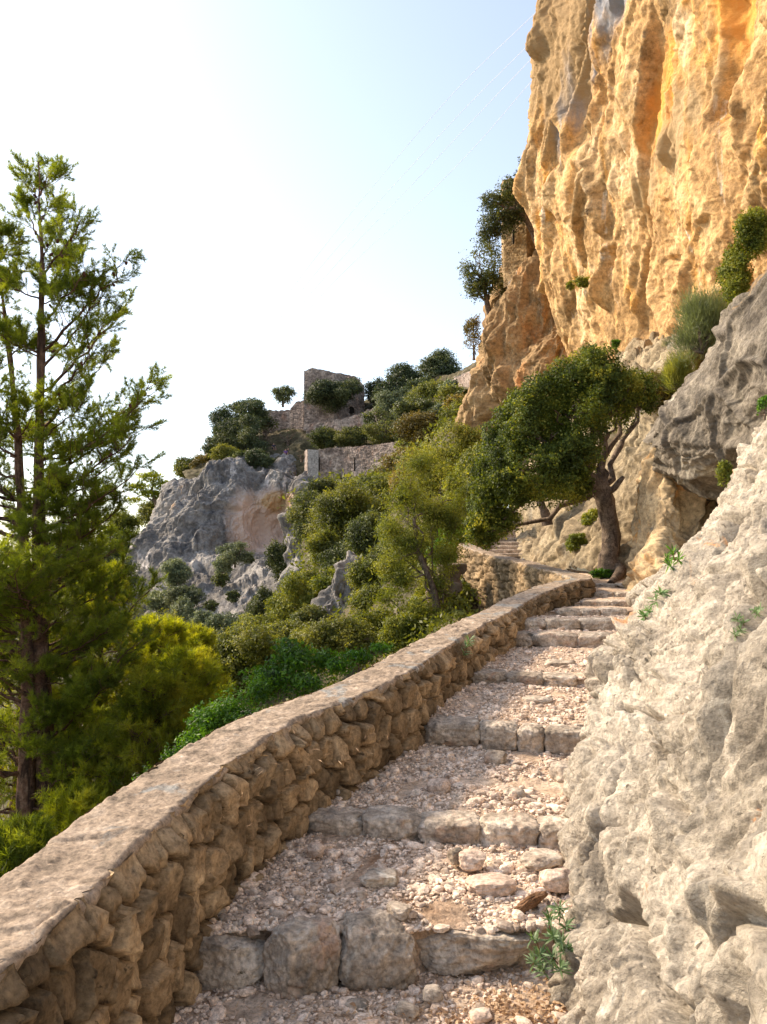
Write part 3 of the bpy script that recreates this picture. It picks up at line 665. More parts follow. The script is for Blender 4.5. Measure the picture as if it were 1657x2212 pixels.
def d_bu(p, N):
    w_ = p+.25*np.stack([pn(p*1., 1), pn(p*1., 2), pn(p*1., 3)], 1)
    return .14*ridge(w_*S(1.7, 1.7, .45), 3, 121)+.25*facet(w_*S(1.2, 1.2, .6), 124)+.05*billow(w_*S(4, 4, 1.8), 4, 122)+.012*fbm(w_*15, 3, 123)-.16
tag(surf('rock_buttress', net(BU, 260, 260), d_bu, M['buttress'], flip=False), 'ochre and pinkish fluted rock pillar below the grey boulder at the path edge', 'rock')

# tan slope behind the oak
SL_ = [[(1560, 1330, 11.8), (1550, 1150, 12.2), (1530, 1000, 13), (1510, 850, 14), (1500, 740, 15), (1560, 700, 18)],
       [(1470, 1300, 11.9), (1465, 1150, 12.4), (1455, 1000, 13.3), (1445, 880, 14.5), (1440, 770, 16), (1480, 740, 20)],
       [(1385, 1285, 12.3), (1388, 1150, 13), (1392, 1000, 14.2), (1398, 880, 16), (1405, 775, 18.5), (1440, 740, 23)],
       [(1305, 1250, 13.2), (1325, 1130, 14.2), (1338, 1000, 15.5), (1343, 880, 17.5), (1350, 780, 20.5), (1380, 740, 25)],
       [(1195, 1232, 15.2), (1232, 1130, 16.2), (1268, 1030, 17.6), (1290, 930, 20), (1300, 830, 24), (1330, 780, 28)],
       [(1143, 1212, 17.6), (1178, 1120, 19), (1212, 1045, 21), (1240, 970, 24), (1255, 880, 28), (1280, 820, 31)],
       [(1130, 1165, 23), (1152, 1100, 24), (1180, 1040, 26), (1210, 980, 28), (1222, 900, 32), (1250, 850, 34)],
       [(1120, 1112, 29), (1132, 1075, 30), (1152, 1030, 32), (1172, 980, 34), (1185, 920, 37), (1210, 870, 39)],
       [(1108, 1090, 34), (1115, 1060, 35), (1125, 1020, 36), (1135, 970, 38), (1140, 920, 40), (1160, 880, 42)]]
def d_sl(p, N):
    w_ = p+.5*np.stack([pn(p*.5, 1), pn(p*.5, 2), pn(p*.5, 3)], 1)
    q = w_@np.array([[.75, 0, -.66], [0, 1, 0], [.66, 0, .75]])
    return .35*fbm(w_*.35, 3, 131)+.22*ridge(q*S(.35, .8, 1.1), 3, 132)*.7+.30*facet(q*S(.45, .6, .9), 136)+.11*facet(q*S(1.2, 1.5, 2.2), 137)+.06*billow(w_*2.4, 4, 133)+.015*fbm(w_*9, 3, 134)-.1-.14*(1-ss(0, .07, (lambda a: a[1]-a[0])(worley(q*S(.35, .5, .8), 135))))
tag(surf('rock_slope', net(SL_, 420, 300), d_sl, M['slope'], flip=True), 'tan sloping limestone flank rising behind the leaning oak', 'rock slope')

# main orange cliff
vs = [1000, 900, 820, 760, 620, 520, 430, 330, 200, 100, 0, -150, -420]
def col(us, Ys): return [(u, v, Y) for u, v, Y in zip(us, vs, Ys)]
def lin(a, b): return list(np.linspace(a, b, len(vs)))
MC = [col([1360, 1345, 1335, 1325, 1270, 1250, 1230, 1235, 1250, 1250, 1265, 1280, 1300], lin(44, 42)),
      col([1290, 1275, 1252, 1236, 1190, 1166, 1146, 1146, 1160, 1159, 1172, 1185, 1205], lin(36, 33)),
      col([1310, 1295, 1275, 1258, 1216, 1190, 1168, 1168, 1182, 1184, 1200, 1215, 1235], lin(33, 29.5)),
      col([1340, 1330, 1312, 1300, 1270, 1250, 1230, 1230, 1240, 1245, 1262, 1280, 1305], lin(30, 26)),
      col([1380, 1372, 1365, 1355, 1338, 1325, 1312, 1310, 1318, 1325, 1340, 1360, 1390], lin(26.5, 22.5)),
      col([1440, 1435, 1430, 1425, 1415, 1408, 1400, 1398, 1404, 1412, 1425, 1445, 1480], lin(23, 19.5)),
      col([1520, 1515, 1512, 1508, 1502, 1498, 1492, 1492, 1498, 1505, 1520, 1540, 1580], lin(20, 16.5)),
      col([1620, 1618, 1615, 1610, 1604, 1600, 1596, 1596, 1602, 1610, 1625, 1650, 1690], lin(17.5, 14)),
      col([1760, 1755, 1750, 1745, 1740, 1735, 1730, 1730, 1735, 1745, 1760, 1790, 1840], lin(15, 12)),
      col([2000, 2000, 1990, 1990, 1980, 1975, 1970, 1970, 1980, 1990, 2010, 2050, 2110], lin(12.5, 10)),
      col([2500, 2500, 2500, 2500, 2500, 2500, 2500, 2500, 2500, 2520, 2550, 2600, 2700], lin(9.5, 7.5))]
def d_mc(p, N):
    w_ = p+.9*np.stack([pn(p*.25, 1), pn(p*.25, 2), .6*pn(p*.25, 3)], 1)
    # flutes lean: shear z into y so that they fan
    q = w_.copy(); q[:, 1] += .35*q[:, 2]
    big = 1.2*fbm(q*S(.16, .16, .045), 2, 141)+.75*fbm(q*S(.30, .30, .13), 3, 142)
    f1, f2, cid = worley(q*S(.42, .42, .13), 143)
    fl = .20*fbm(q*S(.8, .8, .12), 3, 144, .5)
    cr = -.45*(1-ss(0, .13, f2-f1))*ss(-.05, .35, pn(q*.3, 145))
    pock = -.4*ss(.38, .12, worley(w_*S(.55, .55, .4), 146)[0])*ss(.1, .5, pn(w_*.22, 147))
    sm = .055*billow(w_*S(1.8, 1.8, .8), 4, 148, .6)+.02*fbm(w_*6, 3, 149)
    fc = .55*facet(q*S(.26, .26, .11), 140)+.24*facet(q*S(.7, .7, .33), 139)+.08*facet(w_*S(2.2, 2.2, 1.3), 138)
    return big*(.5-.32*ss(26, 31, p[:, 1]))+fl*.7+cr*.8+pock+sm+fc+.1
tag(surf('cliff', net(MC, 620, 700), d_mc, M['cliff'], flip=True), 'towering overhanging orange cliff glowing in warm sun at upper right', 'cliff')

# darker brown cliff behind it, carrying the square tower
v2 = [1040, 960, 910, 860, 800, 740, 690, 640, 600, 575]
def col2(us, Ys, dv=0, top=None):
    r = [(u, v, Y) for u, v, Y in zip(us, v2, np.linspace(*Ys, len(v2)))]
    if top: r[-1] = top[0]; r.append(top[1])
    return r
C2 = [col2([1090, 1090, 1085, 1060, 1070, 1080, 1090, 1110, 1130, 1150], (58, 56), top=((1150, 575, 56), (1190, 575, 62))),
      col2([1052, 1050, 1022, 1012, 1016, 1032, 1044, 1062, 1080, 1092], (47, 45), top=((1094, 590, 45.5), (1110, 588, 52))),
      col2([1075, 1070, 1050, 1040, 1048, 1058, 1068, 1085, 1098, 1110], (44, 42.5), top=((1112, 592, 42.8), (1130, 585, 50))),
      col2([1120, 1115, 1105, 1095, 1098, 1102, 1110, 1120, 1130, 1138], (41.5, 40.5), top=((1135, 572, 41.3), (1150, 560, 49))),
      col2([1175, 1170, 1165, 1158, 1158, 1158, 1160, 1162, 1166, 1170], (39.5, 39), top=((1168, 535, 40), (1178, 530, 48))),
      col2([1240, 1238, 1235, 1232, 1230, 1230, 1230, 1230, 1232, 1235], (38.5, 38.5), top=((1235, 515, 39), (1240, 515, 48))),
      col2([1330, 1330, 1330, 1330, 1330, 1330, 1330, 1330, 1330, 1330], (40, 40), top=((1330, 515, 41), (1330, 515, 50)))]
def d_c2(p, N):
    w_ = p+1.1*np.stack([pn(p*.2, 1), pn(p*.2, 2), pn(p*.2, 3)], 1)
    return .7*ridge(w_*S(.24, .24, .13), 3, 151)+.7*fbm(w_*.3, 3, 152)+.7*facet(w_*S(.3, .3, .14), 155)+.25*facet(w_*S(.8, .8, .5), 156)+.15*billow(w_*S(.9, .9, .5), 4, 153, .6)+.05*fbm(w_*4, 3, 154)-.4
tag(surf('rock_bluff', net(C2, 300, 380), d_c2, M['cliff2'], flip=True), 'brown rock bluff behind the orange cliff, carrying the square stone tower', 'bluff')

# far grey cliff under the castle
FC = [[(420, 1060, 104), (400, 1040, 102), (395, 1100, 101), (370, 1160, 101), (340, 1220, 100), (330, 1290, 96), (330, 1370, 88), (330, 1470, 78), (330, 1600, 70)],
      [(385, 1052, 99), (374, 1040, 95), (343, 1100, 94), (313, 1160, 93), (292, 1215, 91), (285, 1290, 86), (288, 1370, 78), (292, 1470, 68), (290, 1620, 57)],
      [(410, 1040, 98), (400, 1033, 93), (388, 1095, 90), (370, 1155, 89), (350, 1212, 86), (350, 1285, 80), (355, 1365, 72), (365, 1470, 62), (360, 1620, 52)],
      [(455, 1020, 98), (450, 1022, 92), (448, 1090, 89), (440, 1150, 86), (430, 1205, 84), (430, 1275, 77), (435, 1360, 68), (445, 1470, 58), (440, 1620, 48)],
      [(505, 1010, 98), (505, 1012, 91), (510, 1080, 88), (510, 1150, 87), (505, 1200, 86), (500, 1262, 76), (515, 1355, 65), (530, 1470, 55), (520, 1620, 45)],
      [(560, 1005, 98), (560, 1015, 91), (568, 1078, 88), (570, 1150, 89.5), (570, 1195, 87), (575, 1258, 76), (595, 1350, 64), (610, 1470, 53), (600, 1620, 43)],
      [(615, 1005, 97), (615, 1012, 91), (622, 1080, 90), (622, 1145, 90.5), (628, 1195, 87), (645, 1255, 73), (672, 1345, 60), (690, 1460, 50), (680, 1620, 41)],
      [(650, 1030, 96), (652, 1035, 90), (660, 1090, 87), (668, 1150, 85), (680, 1205, 77), (705, 1262, 66), (745, 1345, 54), (775, 1450, 44), (770, 1620, 36)],
      [(700, 1040, 92), (710, 1060, 86), (720, 1110, 80), (735, 1160, 74), (750, 1210, 68), (780, 1270, 58), (830, 1345, 48), (860, 1440, 40), (860, 1620, 32)]]
def d_fc(p, N):
    w_ = p+2.5*np.stack([pn(p*.08, 1), pn(p*.08, 2), pn(p*.08, 3)], 1)
    q = w_@np.array([[.87, 0, -.5], [0, 1, 0], [.5, 0, .87]])
    low = ss(6, -8, p[:, 2]-.0)                                # tilted slabs on the lower apron
    up = 1.2*ridge(w_*S(.11, .11, .05), 3, 161)+.3*ridge(w_*S(.45, .45, .12), 3, 162)
    sl_ = .5*ridge(q*S(.07, .12, .5), 3, 163)+.2*ridge(q*S(.3, .3, 1.4), 3, 164)
    return up*(1-low)+sl_*low+1.2*fbm(w_*.10, 3, 165)+1.3*facet(w_*S(.14, .14, .075), 167)*(1-low)+1.0*facet(q*S(.09, .14, .4), 168)*low+.4*facet(w_*S(.4, .4, .25), 169)+.16*billow(w_*.9, 4, 166, .6)-.5
tag(surf('cliff_crag', net(FC, 430, 400), d_fc, M['farcliff'], flip=True), 'grey limestone crag below the ruined castle, streaked pink and rust in its hollow', 'cliff')

# ================================================================== HILLSIDE AND GROUND
H = [[(655, 1065, 88), (720, 1040, 86), (800, 1035, 84), (880, 1000, 80), (960, 915, 75), (1030, 865, 62), (1100, 860, 52)],
     [(650, 1170, 62), (730, 1125, 60), (800, 1075, 58), (880, 1015, 56), (960, 950, 52), (1040, 925, 46), (1120, 950, 40)],
     [(655, 1330, 38), (725, 1260, 38), (800, 1190, 37), (880, 1130, 35), (960, 1070, 33), (1030, 1045, 31), (1090, 1060, 29.5)],
     [(600, 1450, 27), (690, 1380, 26), (780, 1310, 25), (870, 1250, 24), (950, 1190, 23), (1010, 1165, 23), (1065, 1140, 23)],
     [(500, 1570, 17), (620, 1500, 17), (740, 1440, 17), (850, 1380, 17), (930, 1320, 17), (985, 1280, 17), (1020, 1240, 17.6)],
     [(300, 1800, 12), (450, 1700, 11.5), (600, 1620, 11.5), (750, 1530, 12), (880, 1440, 12.8), (960, 1370, 14), (1005, 1320, 15)],
     [(-300, 2450, 4), (0, 2300, 5), (300, 2100, 6), (550, 1880, 7.5), (760, 1690, 9), (930, 1520, 10.8), (1040, 1400, 12.4)],
     [(-300, 3000, 2.4), (200, 3000, 2.6), (560, 2500, 4), (800, 2000, 5.5), (1000, 1750, 7.2), (1200, 1600, 9.6), (1300, 1450, 12)]]
tag(surf('hillside', net(H, 260, 220), lambda p, N: .5*fbm(p*.25, 4, 171)+.12*fbm(p*1.3, 3, 172), M['hill'], flip=False), kind='structure')
T = [[(430, 1060, 95), (500, 1030, 95), (560, 1022, 95), (620, 1020, 94), (680, 1060, 91), (740, 1030, 89), (820, 1000, 88), (900, 945, 84), (980, 870, 76), (1060, 850, 66)],
     [(400, 1030, 100), (480, 1005, 99), (550, 985, 98), (610, 985, 98), (665, 995, 96), (740, 985, 95), (820, 955, 93), (900, 905, 90), (980, 850, 82), (1060, 825, 72)],
     [(400, 1030, 112), (480, 975, 108), (560, 945, 106), (620, 935, 106), (680, 930, 106), (750, 920, 105), (820, 900, 102), (900, 865, 98), (980, 830, 90), (1060, 800, 80)],
     [(400, 1040, 130), (480, 980, 122), (560, 925, 118), (620, 905, 118), (680, 900, 118), (750, 890, 117), (820, 868, 114), (900, 840, 108), (980, 812, 100), (1060, 780, 92)],
     [(400, 1100, 150), (480, 1010, 145), (560, 980, 140), (620, 970, 140), (680, 960, 140), (750, 950, 140), (820, 940, 135), (900, 930, 130), (980, 900, 125), (1060, 850, 120)]]
tag(surf('hilltop', net(T, 160, 260), lambda p, N: .9*fbm(p*.12, 4, 181)+.3*ridge(p*.6, 3, 182), M['hill'], flip=True), kind='structure')
# scrubby ground cover over the hillside
r = RS(31); G = net(H, 260, 220); nn_ = gnormal(G); ij = (r.rand(70000)*259).astype(int), (r.rand(70000)*219).astype(int)
C = G[ij]+nn_[ij]*0; C = C+(.5*fbm(C*.25, 4, 171)+.12*fbm(C*1.3, 3, 172))[:, None]*nn_[ij]
C = C+r.normal(size=C.shape)*(.012*C[:, 1:2])*S(1, 1, .35); k = fbm(C*.45, 3, 33) > -.12; C = C[k]
C = C+S(0, 0, .004)*C[:, 1:2]; N_ = r.normal(size=C.shape)+S(0, 0, .6); N_ /= np.linalg.norm(N_, axis=1)[:, None]
V, Fc = leafquads(C, N_, .0034*C[:, 1]*r.uniform(.6, 1.3, len(C)), r, .45)
tag(mesh('ground_cover', V, Fc, M['oliveleaf'], smooth=False, fattrs={'rnd': np.clip(.4+.5*fbm(C*.8, 2, 3), 0, 1)}), 'low olive green scrub covering the slope below the wall and castle', 'ground cover', kind='stuff')
n = 200
gx = np.sign(np.linspace(-1, 1, n))*np.abs(np.linspace(-1, 1, n))**3*3000; gy = np.linspace(-.25, 1, n); gy = np.sign(gy)*np.abs(gy)**2.5*4500
X, Y = np.meshgrid(gx, gy, indexing='ij')
d = np.maximum(0, -X-2)
Z = -3.4-np.minimum(36, .5*d)-np.maximum(0, Y-14)*.12
Z = np.where(X > -2, -6-np.minimum(40, (X+2)*.3*0), Z); Z = np.maximum(Z, -46)
pp = np.stack([X, Y, Z], -1).reshape(-1, 3)
pp[:, 2] += fbm(pp*S(.03, .03, 0), 4, 191)*np.minimum(4, np.hypot(pp[:, 0], pp[:, 1])*.05)
far_ = ss(250, 2500, pp[:, 1]); pp[:, 2] += far_*0
tag(mesh('ground', pp, gridf(n, n), M['hill']), kind='structure')
# ================================================================== TREES AND SHRUBS
def tree_px(name, label, cat, lobes, mat, leaf_px=2.9, cover=1.5, trunk=None, base=None, group=None, seed=0, aspect=.55, barkm=None, rb=.0, fork=None, shell=.5, crown='crown', dscale=1.):
    """lobes: (u, v, Y, ru, rv) in photograph pixels at distance Y; trunk: list of (u, v, Y, radius m)"""
    rng = RS(seed+1000); L = []
    for (u, v, Y, ru, rv) in lobes:
        L.append((P(u, v, Y), S(ru, (ru+rv)/2*dscale, rv)*Y/F))
    Ym = np.mean([l[2] for l in lobes]); s = leaf_px*.5*Ym/F*1.25
    if trunk is None:
        c = np.mean([l[0] for l in L], 0); zmin = min(l[0][2]-l[1][2] for l in L)
        b0 = S(c[0], c[1], zmin-.05*Ym/10) if base is None else P(*base)
        trunk = [(b0, Ym*.0018), ((b0*.45+c*.55), Ym*.0012)]
    else: trunk = [(P(u, v, Y), r) for (u, v, Y, r) in trunk]
    root = empty(name, trunk[0][0], label, cat, group); o0 = trunk[0][0]
    C, N = crown_pts(L, 4*PI*cover/(2*s*s*aspect), rng, shell)
    k = clumpy(C/Ym*12, rng, 1.1, -.32); C = C[k]; N = N[k]
    V, Fc = leafquads(C, N, s*rng.uniform(.7, 1.35, len(C)), rng, aspect)
    cl = np.clip(.5+.55*fbm(C/Ym*26, 2, 3)+rng.normal(size=len(C))*.22, 0, 1)
    mesh(crown, V-o0, Fc, mat, root, smooth=False, fattrs={'rnd': cl})
    lines = [(catmull(np.array([t[0] for t in trunk]), np.linspace(0, len(trunk)-1, 4*len(trunk))), np.interp(np.linspace(0, 1, 4*len(trunk)), np.linspace(0, 1, len(trunk)), [t[1] for t in trunk]))]
    tp = np.array([t[0] for t in trunk]); r0 = trunk[-1][1]
    for (c, r) in L:
        j = len(tp)-1 if fork is None else rng.randint(fork, len(tp))
        a = tp[j]; q = curve(a, c+rng.normal(size=3)*r*.2, 0, 8, rng, np.linalg.norm(c-a)*.035)
        rr_ = min(r0, trunk[j][1])*.75; lines.append((q, np.linspace(rr_, rr_*.25, 8)))
        for _ in range(4):
            d = rng.normal(size=3); d /= np.linalg.norm(d); d[2] = abs(d[2])*.6
            st = q[rng.randint(4, 8)]; lines.append((curve(st, c+d*r*.85, 0, 6, rng, r.mean()*.06), np.linspace(rr_*.3, rr_*.08, 6)))
    V, Fc = tubes(lines, 7); V = V+.06*fbm(V*6, 3, 8)[:, None]*S(1, 1, .2)*trunk[0][1]*3
    mesh('trunk', V-o0, Fc, barkm or M['bark'], root)
    return root
def blob(u, v, Y, ru, rv, k, seed):
    r = RS(seed*13+5); out = [(u, v, Y, ru*.6, rv*.62)]
    for i in range(k):
        a = 2*PI*i/k+r.uniform(-.3, .3); f = r.uniform(.42, .62)
        out.append((u+math.cos(a)*ru*f, v-math.sin(a)*rv*f, Y+r.uniform(-.5, .5)*ru*Y/F, ru*r.uniform(.30, .5), rv*r.uniform(.30, .48)))
    return out
# the leaning holm oak over the path
OK_ = [(1292, 782, 12.9, 46, 36), (1250, 820, 12.8, 62, 46), (1318, 832, 13.0, 62, 48), (1368, 836, 13.2, 42, 36), (1180, 858, 12.6, 66, 46), (1128, 900, 12.4, 56, 44),
       (1225, 895, 12.3, 70, 56), (1290, 880, 12.7, 42, 46), (1160, 940, 12.2, 74, 54), (1085, 965, 12.4, 56, 48), (1062, 1025, 12.6, 40, 44), (1225, 975, 12.2, 66, 52), (1130, 1010, 12.0, 74, 50),
       (1048, 1090, 12.8, 34, 42), (1205, 1035, 12.3, 58, 40), (1120, 1060, 12.4, 52, 32), (1248, 1052, 12.6, 26, 24), (1026, 1130, 13.2, 20, 26), (1044, 1156, 13.4, 34, 20), (1085, 1120, 12.9, 34, 26), (1335, 890, 13.1, 34, 34), (1395, 862, 13.4, 20, 26)]
tree_px('oak_tree', 'leaning holm oak with a thick curved trunk and wide dark crown over the path', 'tree', [(u+1, v+4, Y, ru*1.08, rv*1.12) for u, v, Y, ru, rv in OK_], M['oakleaf'], leaf_px=4.6, cover=2.4, seed=1, fork=4,
        trunk=[(1316, 1240, 12.9, .24), (1316, 1205, 12.9, .17), (1320, 1160, 12.9, .15), (1310, 1100, 12.85, .145), (1296, 1058, 12.8, .165), (1268, 1030, 12.7, .13), (1240, 985, 12.6, .09)], dscale=.95)
# its stub limb and the long thin bough on the right are parts of the trunk
oak = bpy.data.objects['oak_tree']; o0 = np.array(oak.location)
for pts, ra, rb_ in [([(1300, 1052, 12.8), (1322, 1058, 12.75), (1338, 1040, 12.7), (1347, 1030, 12.7)], .07, .03),
                   ([(1290, 1050, 12.8), (1300, 1000, 12.8), (1306, 960, 12.8), (1292, 925, 12.8), (1300, 870, 12.9), (1330, 820, 13)], .075, .03),
                   ([(1320, 1215, 12.9), (1340, 1232, 12.7), (1330, 1250, 12.5), (1318, 1262, 12.2)], .12, .05)]:
    q = catmull(np.array([P(*k) for k in pts]), np.linspace(0, len(pts)-1, 24)); V, Fc = tubes([(q, np.linspace(ra, rb_, 24))], 9)
    mesh('limb', V-o0, Fc, M['bark'], oak)
tree_px('oak_tree', 'smaller forked oak growing from the tan slope behind the leaning oak', 'tree',
        [(1160, 1040, 16.2, 46, 30), (1205, 1050, 16.4, 34, 26), (1120, 1060, 16.3, 34, 28)], M['oakleaf'], leaf_px=4, cover=1.3, seed=2, fork=2,
        trunk=[(1182, 1135, 16.0, .12), (1176, 1105, 16.0, .09), (1168, 1085, 16, .07), (1172, 1060, 16.1, .06)])
# wild olive with many thin stems beyond the wall
tree_px('wild_olive', 'airy yellow green wild olive with many thin leaning stems beyond the wall', 'tree',
        [(905, 1010, 15.2, 50, 44), (960, 1050, 15.3, 44, 50), (870, 1075, 15.0, 48, 46), (930, 1110, 15.1, 58, 50), (845, 1150, 14.9, 36, 42), (975, 1140, 15.2, 40, 52), (890, 1180, 14.8, 52, 42), (838, 1225, 14.7, 34, 34),
         (960, 1205, 15.0, 40, 40), (870, 1255, 14.6, 44, 34), (830, 1300, 14.4, 34, 26), (900, 1320, 14.4, 46, 26), (940, 1265, 14.8, 36, 36), (985, 1085, 15.4, 26, 40)],
        M['yellowleaf'], leaf_px=4.0, cover=1.0, seed=3, aspect=.3, fork=0, shell=.95,
        trunk=[(948, 1345, 14.6, .09), (940, 1290, 14.6, .07), (925, 1240, 14.6, .05), (905, 1190, 14.7, .04), (895, 1120, 14.8, .03)])
